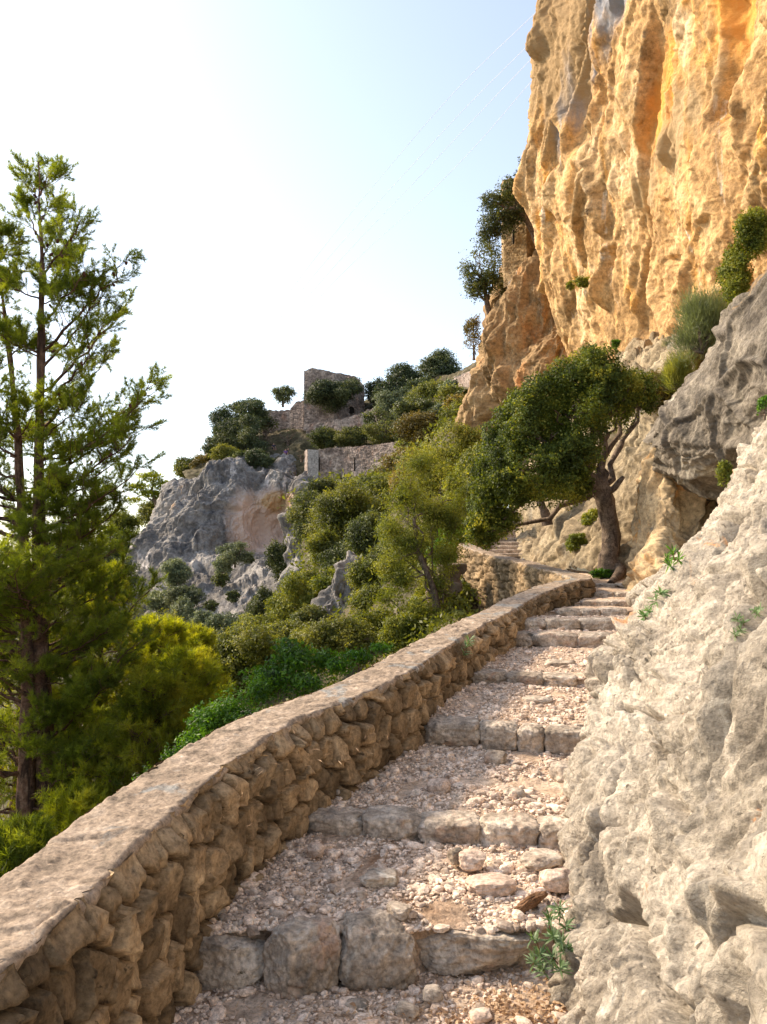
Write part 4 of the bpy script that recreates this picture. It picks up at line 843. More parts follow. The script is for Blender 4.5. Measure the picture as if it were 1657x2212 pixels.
VEG = [ # label, (u,v,Y,ru,rv), lobes, material, name, category, leaf_px
 ('dense dark shrub hugging the foot of the plastered bastion corner', (690, 1078, 60, 40, 34), 6, 'darkleaf', 'shrub', 4),
 ('dark shrub mass below and left of the bastion wall foot', (664, 1112, 56, 34, 46), 5, 'darkleaf', 'shrub', 4),
 ('rounded olive green oak with visible dark limbs at the cliff edge', (752, 1128, 44, 70, 62), 8, 'oliveleaf', 'oak_tree', 4),
 ('dark lower crown overhanging the crag right of the pink hollow', (770, 1212, 40, 56, 42), 6, 'darkleaf', 'shrub', 4),
 ('yellowish shrub at the left tip of the crown above the crag', (700, 1190, 41, 30, 36), 4, 'oliveleaf', 'shrub', 4),
 ('olive green bush pressed against the middle of the bastion wall', (812, 1062, 60, 46, 34), 6, 'oliveleaf', 'shrub', 4),
 ('ochre tinged oak just right of the bastion wall end', (884, 1006, 58, 46, 32), 6, 'ochreleaf', 'oak_tree', 4),
 ('ochre shrub highest on the slope under the brown bluff', (922, 925, 62, 52, 30), 5, 'ochreleaf', 'shrub', 3.6),
 ('olive shrub right of the ochre one, near the bluff foot', (990, 905, 56, 34, 34), 4, 'oliveleaf', 'shrub', 3.6),
 ('broad olive green crown filling the slope left of the leaning oak', (985, 985, 38, 56, 56), 7, 'oliveleaf', 'shrub', 4),
 ('dusky green shrub between the ochre oak and the wild olive', (915, 1022, 42, 46, 40), 6, 'ochreleaf', 'shrub', 4),
 ('green bush in shade under the right side of the ochre oak', (840, 1080, 46, 50, 46), 6, 'oliveleaf', 'shrub', 4),
 ('deep green bush beside the left stems of the wild olive', (800, 1160, 36, 40, 44), 5, 'darkleaf', 'shrub', 4),
 ('small yellow bush below the crown of the rounded olive oak', (735, 1262, 33, 34, 30), 4, 'oliveleaf', 'shrub', 4),
 ('yellow green bush hanging over the pale rock rib', (700, 1290, 30, 34, 34), 4, 'yellowleaf', 'shrub', 4),
 ('light green billowing bush left of the pale rock rib', (640, 1310, 30, 46, 48), 6, 'yellowleaf', 'shrub', 4),
 ('feathery pale bush above the light green one', (668, 1265, 34, 30, 28), 4, 'oliveleaf', 'shrub', 4),
 ('dark small bush left of the light green billowing bush', (575, 1315, 34, 34, 34), 4, 'darkleaf', 'shrub', 4),
 ('olive bush tucked in the gully below the slabs', (560, 1368, 27, 44, 34), 5, 'oliveleaf', 'shrub', 4),
 ('big yellow olive bush above the vivid green mastic', (535, 1432, 20, 66, 66), 8, 'oliveleaf', 'shrub', 4.6),
 ('yellow leaved bush just over the wall below the rock rib', (745, 1385, 15.5, 62, 44), 7, 'oliveleaf', 'shrub', 4.6),
 ('grey green shrub growing low right of the rock rib', (815, 1370, 17, 44, 40), 5, 'yellowleaf', 'shrub', 4.6),
 ('yellow green undergrowth behind the middle of the wall', (880, 1372, 14.2, 50, 36), 5, 'yellowleaf', 'shrub', 4.4),
 ('bright green undergrowth between wild olive and lit wall', (975, 1190, 18, 36, 44), 5, 'greenleaf', 'shrub', 4.4),
 ('olive thicket behind the stems of the wild olive', (930, 1200, 22, 60, 60), 7, 'oliveleaf', 'shrub', 4.4),
 ('dark thicket under the oak crown above the curved wall', (1010, 1130, 24, 34, 44), 5, 'oliveleaf', 'shrub', 4.4),
 ('grey green solitary tree on the grey slabs', (508, 1196, 72, 34, 24), 4, 'greyleaf', 'small_tree', 3.4),
 ('small pale bush left of the solitary tree on the slabs', (480, 1222, 72, 18, 18), 3, 'greyleaf', 'shrub', 3.4),
 ('grey green bush high on the left of the slabs', (382, 1240, 78, 28, 26), 4, 'greyleaf', 'shrub', 3.4),
 ('wide grey green bush below the left ledge of the slabs', (395, 1290, 72, 36, 24), 4, 'greyleaf', 'shrub', 3.4),
 ('compact dark bush in the middle of the slabs', (476, 1252, 74, 17, 15), 3, 'darkleaf', 'shrub', 3.4),
 ('dark shrubby tree in the gully right of the slabs', (600, 1208, 70, 26, 42), 4, 'darkleaf', 'small_tree', 3.4),
 ('tall grey green bush at the lower left edge of the slabs', (398, 1350, 60, 24, 44), 4, 'greyleaf', 'shrub', 3.6),
 ('grey green bush at the foot of the slabs', (476, 1364, 52, 34, 30), 4, 'greyleaf', 'shrub', 3.6),
 ('small green bush left of the bush at the slab foot', (440, 1340, 56, 18, 18), 3, 'greyleaf', 'shrub', 3.6),
 ('little dark cushion bush low on the slabs', (455, 1308, 62, 13, 10), 2, 'darkleaf', 'shrub', 3.4),
 ('tiny dark cushion beside the solitary tree', (538, 1208, 73, 11, 9), 2, 'darkleaf', 'shrub', 3.2),
 ('small dark cushion on the right part of the slabs', (505, 1288, 66, 15, 12), 2, 'darkleaf', 'shrub', 3.4),
 ('ochre tuft clinging to the left nose of the crag', (327, 1152, 92, 13, 11), 2, 'ochreleaf', 'shrub', 3.2),
 ('dark bush below the crag nose above the pine tops', (345, 1300, 76, 24, 22), 3, 'greyleaf', 'shrub', 3.4),
 ('brown scrub tuft in the cleft of the upper crag', (428, 1120, 90, 16, 14), 2, 'ochreleaf', 'shrub', 3.2),
 # castle terrace
 ('slender tree on top of the ruined wall left of the tower', (611, 852, 113, 28, 22), 5, 'castleleaf', 'small_tree', 3),
 ('tall ragged tree at the left end of the castle trees against the sky', (482, 925, 104, 26, 42), 6, 'castleleaf', 'small_tree', 3),
 ('broad tree left of the ruined castle wall', (538, 892, 104, 40, 28), 6, 'castleleaf', 'oak_tree', 3),
 ('olive green tree below the broad castle tree', (520, 935, 100, 44, 32), 6, 'castleleaf', 'oak_tree', 3),
 ('dark green rounded tree left of the seated hikers', (560, 950, 98, 34, 28), 5, 'castleleaf', 'oak_tree', 3),
 ('green bush on the cliff brink below the castle trees', (556, 992, 94, 28, 22), 4, 'castleleaf', 'shrub', 3),
 ('dark bush on the cliff brink left of the green one', (518, 996, 95, 24, 22), 4, 'darkleaf', 'shrub', 3),
 ('low olive bush on the brink above the grey crag', (486, 982, 97, 26, 20), 4, 'oliveleaf', 'shrub', 3),
 ('large spreading tree in front of the castle tower', (712, 850, 100, 50, 34), 8, 'castleleaf', 'oak_tree', 3),
 ('right hand half of the crown before the tower, by the arch', (758, 838, 101, 30, 26), 5, 'castleleaf', 'oak_tree', 3),
 ('tree standing right behind the tower ruin', (810, 846, 108, 24, 30), 5, 'castleleaf', 'oak_tree', 3),
 ('large dark tree on the skyline right of the tower', (872, 818, 106, 46, 32), 7, 'castleleaf', 'oak_tree', 3),
 ('skyline tree nearest the brown bluff', (958, 792, 100, 44, 29), 7, 'castleleaf', 'oak_tree', 3),
 ('wide grey green bush below the skyline trees', (856, 878, 94, 42, 34), 6, 'greyleaf', 'shrub', 3),
 ('brighter green bush right of the grey green one', (935, 858, 88, 44, 34), 6, 'oliveleaf', 'shrub', 3),
 ('dark bush above the right end of the bastion wall', (830, 930, 88, 42, 26), 5, 'darkleaf', 'shrub', 3),
 ('dark low bush behind the bastion wall crest', (762, 944, 92, 34, 20), 4, 'darkleaf', 'shrub', 3),
 ('dark low bush behind the bastion corner', (702, 948, 93, 34, 20), 4, 'darkleaf', 'shrub', 3),
 ('rounded green bush right above the hikers', (620, 946, 100, 27, 20), 4, 'castleleaf', 'shrub', 3),
 ('yellowish bush left of the bastion corner', (651, 984, 93, 13, 16), 3, 'yellowleaf', 'shrub', 3),
 # left skyline
 ('green wooded clump on the skyline left of the crag top', (412, 1012, 108, 34, 22), 5, 'oliveleaf', 'pine_tree', 3),
 ('dark clump on the crag top beside the small ruin', (438, 1000, 106, 20, 18), 3, 'ochreleaf', 'shrub', 3),
 ('lower wooded clump behind the left edge of the crag', (345, 1110, 112, 40, 32), 5, 'oliveleaf', 'pine_tree', 3),
 ('farthest wooded clump at the left of the skyline', (268, 1140, 118, 36, 30), 5, 'oliveleaf', 'pine_tree', 3),
 ('wooded clump under the skyline beside the big pine', (262, 1200, 108, 44, 44), 6, 'castleleaf', 'pine_tree', 3),
 # on the cliffs
 ('small dark shrub on the outline high up the orange cliff', (1154, 228, 34, 9, 20), 2, 'darkleaf', 'shrub', 3.4),
 ('brown green shrub at the outer edge of the bluff', (1022, 738, 46, 18, 44), 4, 'ochreleaf', 'shrub', 3.4),
 ('bright small bush sprouting from the orange cliff', (1262, 608, 28.5, 20, 12), 3, 'yellowleaf', 'shrub', 3.6),
 ('tiny green tuft left of the bright bush on the orange cliff', (1232, 618, 29.5, 8, 8), 2, 'yellowleaf', 'shrub', 3.4),
 ('green tuft low on the orange cliff above the oak', (1330, 742, 24.5, 8, 9), 2, 'greenleaf', 'shrub', 3.4),
 ('dry tuft on the bluff left of the orange cliff', (1096, 620, 42.0, 15, 18), 3, 'ochreleaf', 'shrub', 3.4),
 ('vivid yellow green shrub clinging to the cliff at the right edge', (1632, 500, 12.2, 32, 44), 7, 'yellowleaf', 'shrub', 4.4),
 ('yellow green lower half of the shrub line above the boulder', (1590, 590, 12.2, 26, 50), 5, 'yellowleaf', 'shrub', 4.4),
 ('brown twiggy scrub between oak crown and boulder', (1425, 850, 14.6, 34, 44), 5, 'ochreleaf', 'shrub', 4),
]
for i, (lb, (u, v, Y, ru, rv), k, mt, nm, lp) in enumerate(VEG):
    cat = {'shrub': 'shrub', 'oak_tree': 'tree', 'small_tree': 'tree', 'pine_tree': 'tree'}[nm]
    airy = nm == 'small_tree'
    tree_px(nm, lb, cat, blob(u, v, Y, ru*(1.5 if Y < 64 else (1.1 if 'tower' in lb or 'slender' in lb else 1.36)), rv*(1.42 if Y < 64 else (1.08 if 'tower' in lb or 'slender' in lb else 1.3)), k+3, i), M[mt], leaf_px=lp*.92, cover=.8 if airy else 1.35, seed=50+i, shell=.8 if airy else .55,
            base=(u+(ru*.1 if not airy else 0), v+rv*(1.25 if airy else .9), Y), group='shrubs and trees on the slopes')
# trees beside the square tower on the bluff
tree_px('oak_tree', 'dark oak leaning out from the bluff in front of the square tower', 'tree',
        [(1140, 370, 40, 24, 30), (1110, 415, 40, 34, 30), (1070, 440, 40, 34, 26), (1140, 420, 40.5, 22, 28), (1080, 480, 39.8, 44, 28), (1060, 505, 39.8, 30, 18), (1115, 465, 39.8, 30, 20)],
        M['darkleaf'], leaf_px=3.6, cover=1.3, seed=201, fork=2, trunk=[(1165, 518, 40.2, .34), (1148, 485, 39.8, .26), (1128, 462, 39.6, .18), (1105, 450, 39.6, .12)])
tree_px('oak_tree', 'second oak hanging below the square tower, left of its foot', 'tree',
        [(1035, 545, 43, 38, 34), (1062, 570, 43, 24, 36), (1020, 585, 43, 26, 30), (1030, 625, 43, 28, 26), (1055, 610, 43, 24, 30)],
        M['darkleaf'], leaf_px=3.6, cover=1.2, seed=202, fork=1, trunk=[(1062, 690, 43.3, .2), (1052, 655, 43, .15), (1045, 610, 43, .1)])
# umbrella pine on the skyline
tree_px('umbrella_pine', 'flat topped pine on the skyline left of the grey crag', 'tree',
        [(325, 1030, 108, 30, 12), (300, 1052, 108, 24, 9), (348, 1048, 108, 26, 12), (290, 1080, 108, 18, 6), (325, 1066, 108, 26, 9), (355, 1072, 108, 22, 10)],
        M['needley'], leaf_px=2.8, cover=1.2, seed=203, fork=1, trunk=[(345, 1120, 108, .4), (338, 1090, 108, .3), (328, 1060, 108, .2)])
# grey green broom bushes on the cliff, drawn as fine upright switches
def broom(label, u, v, Y, ru, rv, mat, seed, n=6500):
    r = RS(seed); b = P(u+ru*.3, v+rv*.9, Y); root = empty('broom_shrub', b, label, 'shrub', 'grey green broom bushes under the cliff')
    R3 = S(ru, ru, rv*1.5)*Y/F; lob = [(S(r.uniform(-.45, .45), r.uniform(-.4, .4), r.uniform(.15, .75))*R3, R3*r.uniform(.32, .5)) for _ in range(16)]
    cd_ = np.array([l[0]/R3 for l in lob]+[l[0]/R3 for l in lob[:10]])
    C, N = crown_pts(lob, 900*(n/6500.)/(R3.prod()**(2/3))*6, r, .8)
    n = len(C); d = N*.5+r.normal(size=(n, 3))*.3+S(0, 0, .8)+C/R3*S(.5, .5, 0); d /= np.linalg.norm(d, axis=1)[:, None]
    e = C+d*(.012*Y*r.uniform(.6, 1.2, (n, 1)))
    s_ = np.cross(d, r.normal(size=(n, 3))); s_ /= np.linalg.norm(s_, axis=1)[:, None]; s_ *= .00030*Y
    V = np.stack([C-s_, C+s_, e], 1).reshape(-1, 3)
    mesh('crown', V, np.arange(3*n).reshape(n, 3), mat, root, smooth=False, fattrs={'rnd': np.clip(.4+.5*fbm(C*4, 2, 3)+r.rand(n)*.3, 0, 1)})
    Vt, Ft = tubes([(curve(S(0, 0, 0), cd_[j]*R3*.8, 0, 5, r, .02), np.linspace(.03, .008, 5)*Y/14) for j in range(26)], 5)
    mesh('stem', Vt, Ft, M['bark'], root)
broom('large feathery grey green bush under the orange cliff, above the boulder', 1492, 690, 13.2, 86, 80, M['broomleaf'], 301)
broom('smaller feathery bush below the large one, behind the boulder edge', 1450, 800, 13.8, 46, 44, M['oliveleaf'], 302, 2500)
# ---------------- pines
def pine(label, trunks, limbs, mat, seed, ndl=12, nl=.095, wdt=.0040, subs=13, cones=0, name='pine_tree', root_at=None, group=None):
    """trunks: [(pts, radii)] world; limbs: [(a, b)] world"""
    trunks = [([np.array(p[0])-S(0, 0, 2.6)]+list(p), [rad[0]*1.15]+list(rad)) for p, rad in trunks]
    r = RS(seed); o0 = np.array(trunks[0][0][0]); root = empty(name, o0, label, 'tree', group)
    lines = [(catmull(np.array(p), np.linspace(0, len(p)-1, 30)), np.interp(np.linspace(0, 1, 30), np.linspace(0, 1, len(p)), rad)) for p, rad in trunks]
    V, Fc = tubes(lines, 12); V = V+(.03*ridge(V*S(7, 7, 2.2), 3, 8)+.012*fbm(V*22, 2, 8))[:, None]*(V-V)*0+(.022*fbm(V*S(9, 9, 3), 3, 9))[:, None]*S(1, 1, 0)
    mesh('trunk', V-o0, Fc, M['pinebark'], root)
    br = []; TP, TD = [], []; cn = []
    for (a, b) in limbs:
        Lg = np.linalg.norm(b-a)+1e-6
        q = curve(a, b, -Lg*.05, 12, r, Lg*.012); br.append((q, np.linspace(.006+.014*Lg, .005, 12)))
        axis = (b-a)/Lg
        ns = int(subs*min(1.3, .45+Lg*.35))
        for k in range(ns):
            t = .16+.84*(k+r.rand())/ns; st = q[min(11, int(t*11))]*(1-(t*11 % 1))+q[min(11, int(t*11)+1)]*(t*11 % 1)
            side = np.cross(axis, S(0, 0, 1)); side /= np.linalg.norm(side)+1e-6
            d = axis*r.uniform(.3, .9)+side*r.choice([-1, 1])*r.uniform(.3, 1.)+S(0, 0, 1)*r.uniform(-.15, .8); d /= np.linalg.norm(d)
            l = (Lg*.34*(1.15-t)+.16)*r.uniform(.7, 1.25)
            e = st+d*l; s2 = curve(st, e, -l*.06, 5, r, l*.03); br.append((s2, np.linspace(.0045+.004*l, .0025, 5)))
            for m in range(7):
                tt_ = .2+.8*(m+r.rand())/7; s3 = st+(e-st)*tt_; d3 = d*.7+r.normal(size=3)*.5+S(0, 0, .28); d3 /= np.linalg.norm(d3)
                l3 = .07+.18*l*r.rand()+.05; e3 = s3+d3*l3
                br.append((np.array([s3, e3]), [.0028, .002]))
                for w_ in (.35, .7, 1.):
                    TP.append(s3+d3*l3*w_); TD.append(d3)
            if cones and r.rand() < .3: cn.append(st+r.normal(size=3)*.04)
    V, Fc = tubes(br, 3); mesh('branches', V-o0, Fc, M['pinebark'], root)
    TP = np.array(TP); TD = np.array(TD); n = len(TP); k = np.repeat(np.arange(n), ndl)
    c = TP[k]+r.normal(size=(len(k), 3))*.008; d = TD[k]*.85+r.normal(size=(len(k), 3))*.52; d /= np.linalg.norm(d, axis=1)[:, None]
    e = c+d*nl*r.uniform(.7, 1.15, (len(k), 1)); s_ = np.cross(d, r.normal(size=(len(k), 3))); s_ /= np.linalg.norm(s_, axis=1)[:, None]; s_ *= wdt
    V = np.stack([c-s_, c+s_, e], 1).reshape(-1, 3)
    cl = np.clip(.45+.5*fbm(TP*2.2, 2, 4)[k]+r.normal(size=n)[k]*.12+r.rand(len(k))*.15, 0, 1)
    mesh('crown', V-o0, np.arange(len(V)).reshape(-1, 3), mat, root, smooth=False, fattrs={'rnd': cl})
    if cones:
        Vc, Fcc = rock(7, 3, 2.4, 3, (.8, .95), .12); Vc = Vc*S(.02, .02, .036)
        me = None
        for p in cn[:cones]:
            if me is None: o = mesh('pine_cone', Vc, Fcc, M['cone'], root); me = o.data
            else: o = bpy.data.objects.new('pine_cone', me); sc.collection.objects.link(o); o.parent = root
            o.location = p-o0; o.rotation_euler = (r.uniform(-.9, .9), r.uniform(-.9, .9), 0)
    return root
def on(tr, v):
    """point on a trunk at photograph height v"""
    p = catmull(np.array(tr), np.linspace(0, len(tr)-1, 200)); z = P(0, v, 12)[2]; return p[np.argmin(np.abs(p[:, 2]-z))]
t1 = [P(102, 1990, 12), P(96, 1700, 12), P(88, 1400, 12), P(84, 1100, 12), P(88, 800, 12), P(90, 560, 12), P(84, 350, 12)]
t2 = [P(62, 1990, 11.8), P(56, 1700, 11.8), P(62, 1400, 11.9), P(46, 1100, 12), P(30, 850, 12.1), P(5, 640, 12.2), P(-20, 430, 12.3)]
RL = [(420, 112, 352), (440, 60, 372), (480, 105, 420), (520, 52, 430), (560, 130, 480), (600, 178, 470), (640, 150, 540), (700, 185, 580), (760, 274, 560), (800, 236, 610), (850, 270, 660), (890, 225, 700), (930, 240, 760), (990, 352, 820),
      (1020, 330, 850), (1040, 285, 900), (1080, 312, 925), (1110, 268, 975), (1150, 300, 1010), (1190, 235, 1060), (1230, 262, 1085), (1300, 240, 1170), (1480, 330, 1270), (1400, 250, 1290), (1550, 300, 1390), (1600, 230, 1480), (1680, 260, 1560)]
LM = []
r = RS(4)
for (v0, u1, v1) in RL:
    LM.append((on(t1, v0), P(u1, v1, 12+r.uniform(-.8, .8))))
for k in range(112):      # all round, both trunks
    v0 = 470+1300*r.rand()**.9; tr = t1 if r.rand() < .45 else t2; a = on(tr, v0); az = r.uniform(0, 2*PI)
    Lg = (.45+1.9*min(1, (v0-380)/900))*r.uniform(.6, 1.1)
    if math.cos(az) > .3: Lg *= .55
    LM.append((a, a+S(math.cos(az)*Lg, math.sin(az)*Lg*.8, Lg*r.uniform(.1, .65))))
pine('tall double trunked pine with brown cones at the left edge of the picture', [(t1, [.165, .15, .125, .085, .055, .032, .010]), (t2, [.15, .13, .10, .07, .045, .028, .012])], LM, M['needle'], 5, cones=60, ndl=16)
def auto_pine(label, base, h, rad, mat, seed, nlimb=44, top=.03, spread=1., r0=.09, **kw):
    r = RS(seed); top_ = base+S(r.uniform(-.2, .2), 0, h); tr = [base, base*.66+top_*.34+S(.05, 0, 0), base*.33+top_*.67, top_]; L = []
    for k in range(nlimb):
        t = .12+.88*k/nlimb; a = base*(1-t)+top_*t; az = k*2.4+r.uniform(-.4, .4); Lg = rad*(1.08-t)**.75*r.uniform(.7, 1.1)
        L.append((a, a+S(math.cos(az)*Lg*spread, math.sin(az)*Lg, Lg*r.uniform(.15, .55))))
    return pine(label, [(tr, [r0, r0*.75, r0*.45, r0*.12])], L, mat, seed, group='younger sunlit pines behind the wall', **kw)
yk = dict(wdt=.0050, nl=.105, ndl=9, subs=12)
auto_pine('bushy sunlit yellow green pine right behind the tall pine', P(225, 1790, 14.5), 4.6, 1.45, M['needley'], 21, 46, **yk)
auto_pine('spreading yellow pine lower right, touching the crag outline', P(350, 1720, 15.5), 3.3, 1.35, M['needley'], 22, 52, **yk)
auto_pine('slender young pine with a pointed tip below the grey slabs', P(428, 1640, 17), 2.65, .62, M['needley'], 23, 44, **yk)
auto_pine('low green pine between the tall pine and the wall', P(300, 1800, 11.5), 2.1, 1.0, M['needley'], 24, 44, **yk)
auto_pine('shaded green pine at the left behind the tall trunks', P(20, 1900, 14.5), 5.6, 1.7, M['needley'], 25, 60, **yk)
auto_pine('small pine low behind the wall at the far left', P(170, 1990, 10.5), 1.5, .8, M['needley'], 26, 44, **yk)
auto_pine('low yellow green pine just over the wall left of the mastic', P(400, 1720, 12.5), 2.1, 1.0, M['needley'], 27, 40, **yk)
auto_pine('dim green pine filling the lower left corner behind the wall', P(20, 2100, 9.5), 1.5, .9, M['needle'], 28, 44, **yk)
# vivid green mastic bush over the wall
for i, (lb, lob) in enumerate([('vivid green mastic bush spilling over the middle of the wall', [(640, 1430, 9.6, 52, 40), (590, 1470, 9.4, 50, 40), (700, 1430, 9.8, 44, 30), (660, 1480, 9.3, 50, 28), (620, 1400, 9.8, 30, 24)]),
                               ('vivid green mastic bush left of the spilling one, lower down', [(500, 1530, 8.8, 48, 40), (450, 1560, 8.6, 46, 44), (550, 1500, 9.0, 44, 40), (420, 1610, 8.2, 44, 34), (520, 1560, 8.6, 44, 26)]),
                               ('rightmost vivid green mastic tongue touching the wall top', [(770, 1420, 9.9, 40, 18), (820, 1402, 10.3, 34, 14), (730, 1440, 9.6, 34, 20)]),
                               ('dark green mastic leaves behind the lower part of the wall', [(380, 1640, 8.0, 30, 30), (330, 1690, 7.6, 34, 30)])]):
    tree_px('mastic_bush', lb, 'shrub', lob, M['greenleaf'], leaf_px=7.5, cover=1.1, seed=400+i, aspect=.34, shell=.8, group='vivid green mastic bushes along the wall')
# more cover on the slope, each a bush of its own
FILL = [('olive bush low at the right foot of the bastion wall', (862, 1056, 54, 40, 28), 'oliveleaf'), ('dark bush wedged between bastion bush and ochre oak', (800, 1090, 50, 44, 36), 'darkleaf'),
        ('green bush under the dark foot-of-bastion shrub, above the gully', (740, 1092, 54, 40, 30), 'oliveleaf'), ('ochre bush in the middle of the slope above the wild olive', (890, 1050, 36, 40, 34), 'ochreleaf'),
        ('yellow green bush right of the wild olive top', (1000, 1060, 30, 40, 44), 'yellowleaf'), ('olive bush filling the slope under the broad crown', (940, 1030, 34, 40, 36), 'oliveleaf'),
        ('deep green bush behind the lower wild olive stems', (860, 1210, 26, 50, 44), 'darkleaf'), ('olive bush behind the left foliage of the wild olive', (800, 1250, 26, 40, 36), 'oliveleaf'),
        ('bush between the rock rib and the wild olive', (810, 1310, 22, 44, 34), 'oliveleaf'), ('dark undergrowth left of the curved lit wall', (985, 1250, 18, 30, 44), 'darkleaf'),
        ('olive clump in the gully left of the yellow olive bush', (470, 1440, 26, 36, 44), 'darkleaf'), ('green clump in the gully under the light green bush', (610, 1380, 24, 50, 34), 'oliveleaf'),
        ('dark clump between the light green bush and the rock rib', (668, 1350, 25, 36, 30), 'darkleaf'), ('bush above the vivid mastic, left of the yellow leaved bush', (670, 1400, 17, 44, 34), 'oliveleaf'),
        ('low dark scrub on the brow right of the bastion end', (905, 890, 80, 44, 24), 'darkleaf'), ('olive scrub directly under the top right castle wall', (985, 860, 74, 34, 24), 'oliveleaf'),
        ('ochre scrub at the foot of the brown bluff', (1000, 880, 58, 34, 24), 'ochreleaf'), ('green scrub over the bastion crest at its right end', (880, 930, 72, 34, 20), 'darkleaf'),
        ('olive bush left of the oak crown on the path edge', (1035, 1010, 26, 34, 40), 'oliveleaf'), ('dark bush seen under the left tip of the oak crown', (1015, 1085, 22, 30, 36), 'darkleaf'),
        ('yellow bush at the wall foot beside the broken masonry', (925, 1300, 16.5, 30, 30), 'yellowleaf'), ('green bush on the tan slope left of the oak trunk', (1246, 1172, 14.6, 20, 18), 'yellowleaf'),
        ('small yellow green bush close behind the curved oak trunk', (1280, 1120, 15.0, 20, 16), 'yellowleaf'), ('bright green herb patch at the foot of the leaning oak', (1300, 1240, 12.7, 22, 10), 'greenleaf'),
        ('bright yellow green sprig growing from the pale rock below the boulder', (1566, 1022, 7.6, 14, 24), 'yellowleaf'), ('green sprig at the right edge on the pale rock', (1652, 885, 6.4, 12, 24), 'greenleaf'),
        ('dark scrub band at the base of the castle wall', (600, 960, 102, 34, 14), 'darkleaf'), ('pale scrub tuft on the ridge left of the brown bluff', (975, 838, 80, 24, 14), 'greyleaf'),
        ('dark trees low behind the double pine', (150, 1230, 60, 60, 44), 'castleleaf'), ('green wood below the left skyline clumps', (225, 1260, 70, 60, 50), 'castleleaf'),
        ('dark oak crown on the ridge between tower and bluff', (915, 845, 98, 34, 24), 'castleleaf'), ('bush on the ridge just right of the tower ruin', (838, 850, 104, 26, 22), 'castleleaf'),
        ('grey green scrub under the ridge oaks', (890, 900, 84, 34, 22), 'greyleaf'), ('scrub at the right end of the long retaining wall', (815, 905, 92, 26, 20), 'darkleaf'),
        ('bush below the ragged tree at the left brink of the castle', (470, 965, 102, 24, 22), 'castleleaf'), ('dark bush filling the gap under the broad castle tree', (575, 925, 103, 26, 18), 'darkleaf'),
        ('green scrub left of the hikers on the brink', (590, 1003, 95, 24, 12), 'castleleaf'), ('low scrub on the rocks below the hikers', (640, 1030, 92, 20, 12), 'darkleaf'),
        ('olive bush right of the bastion wall end, above the ochre oak', (905, 960, 66, 34, 26), 'oliveleaf'), ('grey bush at the far right end of the bastion crest', (960, 905, 66, 34, 24), 'greyleaf'),
        ('olive wood on the valley side beneath the crag', (330, 1400, 50, 50, 60), 'oliveleaf')]
for i, (lb, (u, v, Y, ru, rv), mt) in enumerate(FILL):
    tree_px('shrub', lb, 'shrub', blob(u, v, Y, ru*1.45, rv*1.4, 8, 200+i), M[mt], leaf_px=4. if Y > 10 else 4.6, cover=1.3, seed=600+i, base=(u, v+rv*.9, Y), group='shrubs and trees on the slopes')
# pale rock rib and outcrops between the bushes
for i, (lb, us, vs_, Y, w_) in enumerate([('pale grey rock rib slanting between the shrubs above the wall', (780, 745, 715, 680), (1215, 1270, 1330, 1385), 29, 26),
                                ('grey rock spur at the right edge of the crag, under the bastion', (668, 652, 640, 650), (1095, 1150, 1215, 1270), 66, 22)]):
    n1 = 120; t = np.linspace(0, 3, n1); c = catmull(np.array([P(u, v, Y-.6*j) for j, (u, v) in enumerate(zip(us, vs_))]), t)
    th = np.linspace(-.2, PI+.2, 90); wv = w_*Y/F*(1-.5*np.abs(t/1.5-1)**3)
    G = c[:, None]+wv[:, None, None]*(np.cos(th)[None, :, None]*S(-.9, .2, .35)+np.sin(th)[None, :, None]*S(-.1, -1, .25))
    tag(surf('rock_outcrop', G, lambda p, N: .5*Y/29*ridge(p*S(.9, .9, .4)*29/Y, 4, 210+i)-.4, M['farcliff'], flip=False), lb, 'rock')

c = catmull(np.array([P(1152, 1216, 17.6), P(1146, 1190, 19.6), P(1141, 1160, 22.5), P(1136, 1135, 25.5), P(1128, 1105, 29)]), np.linspace(0, 4, 160)); th = np.linspace(-.5, PI+.5, 60)
G = c[:, None]-S(0, 0, .12)+(.30+.02*np.linspace(0, 4, 160))[:, None, None]*(np.cos(th)[None, :, None]*S(-1, 0, 0)+np.sin(th)[None, :, None]*S(0, -.15, .9))
tag(surf('rock_ledge', G, lambda p, N: .12*facet(p*1.4, 77)+.08*billow(p*2.5, 3, 78), M['slope'], flip=False), 'rough rock ledge edging the right side of the far stairs', 'rock')
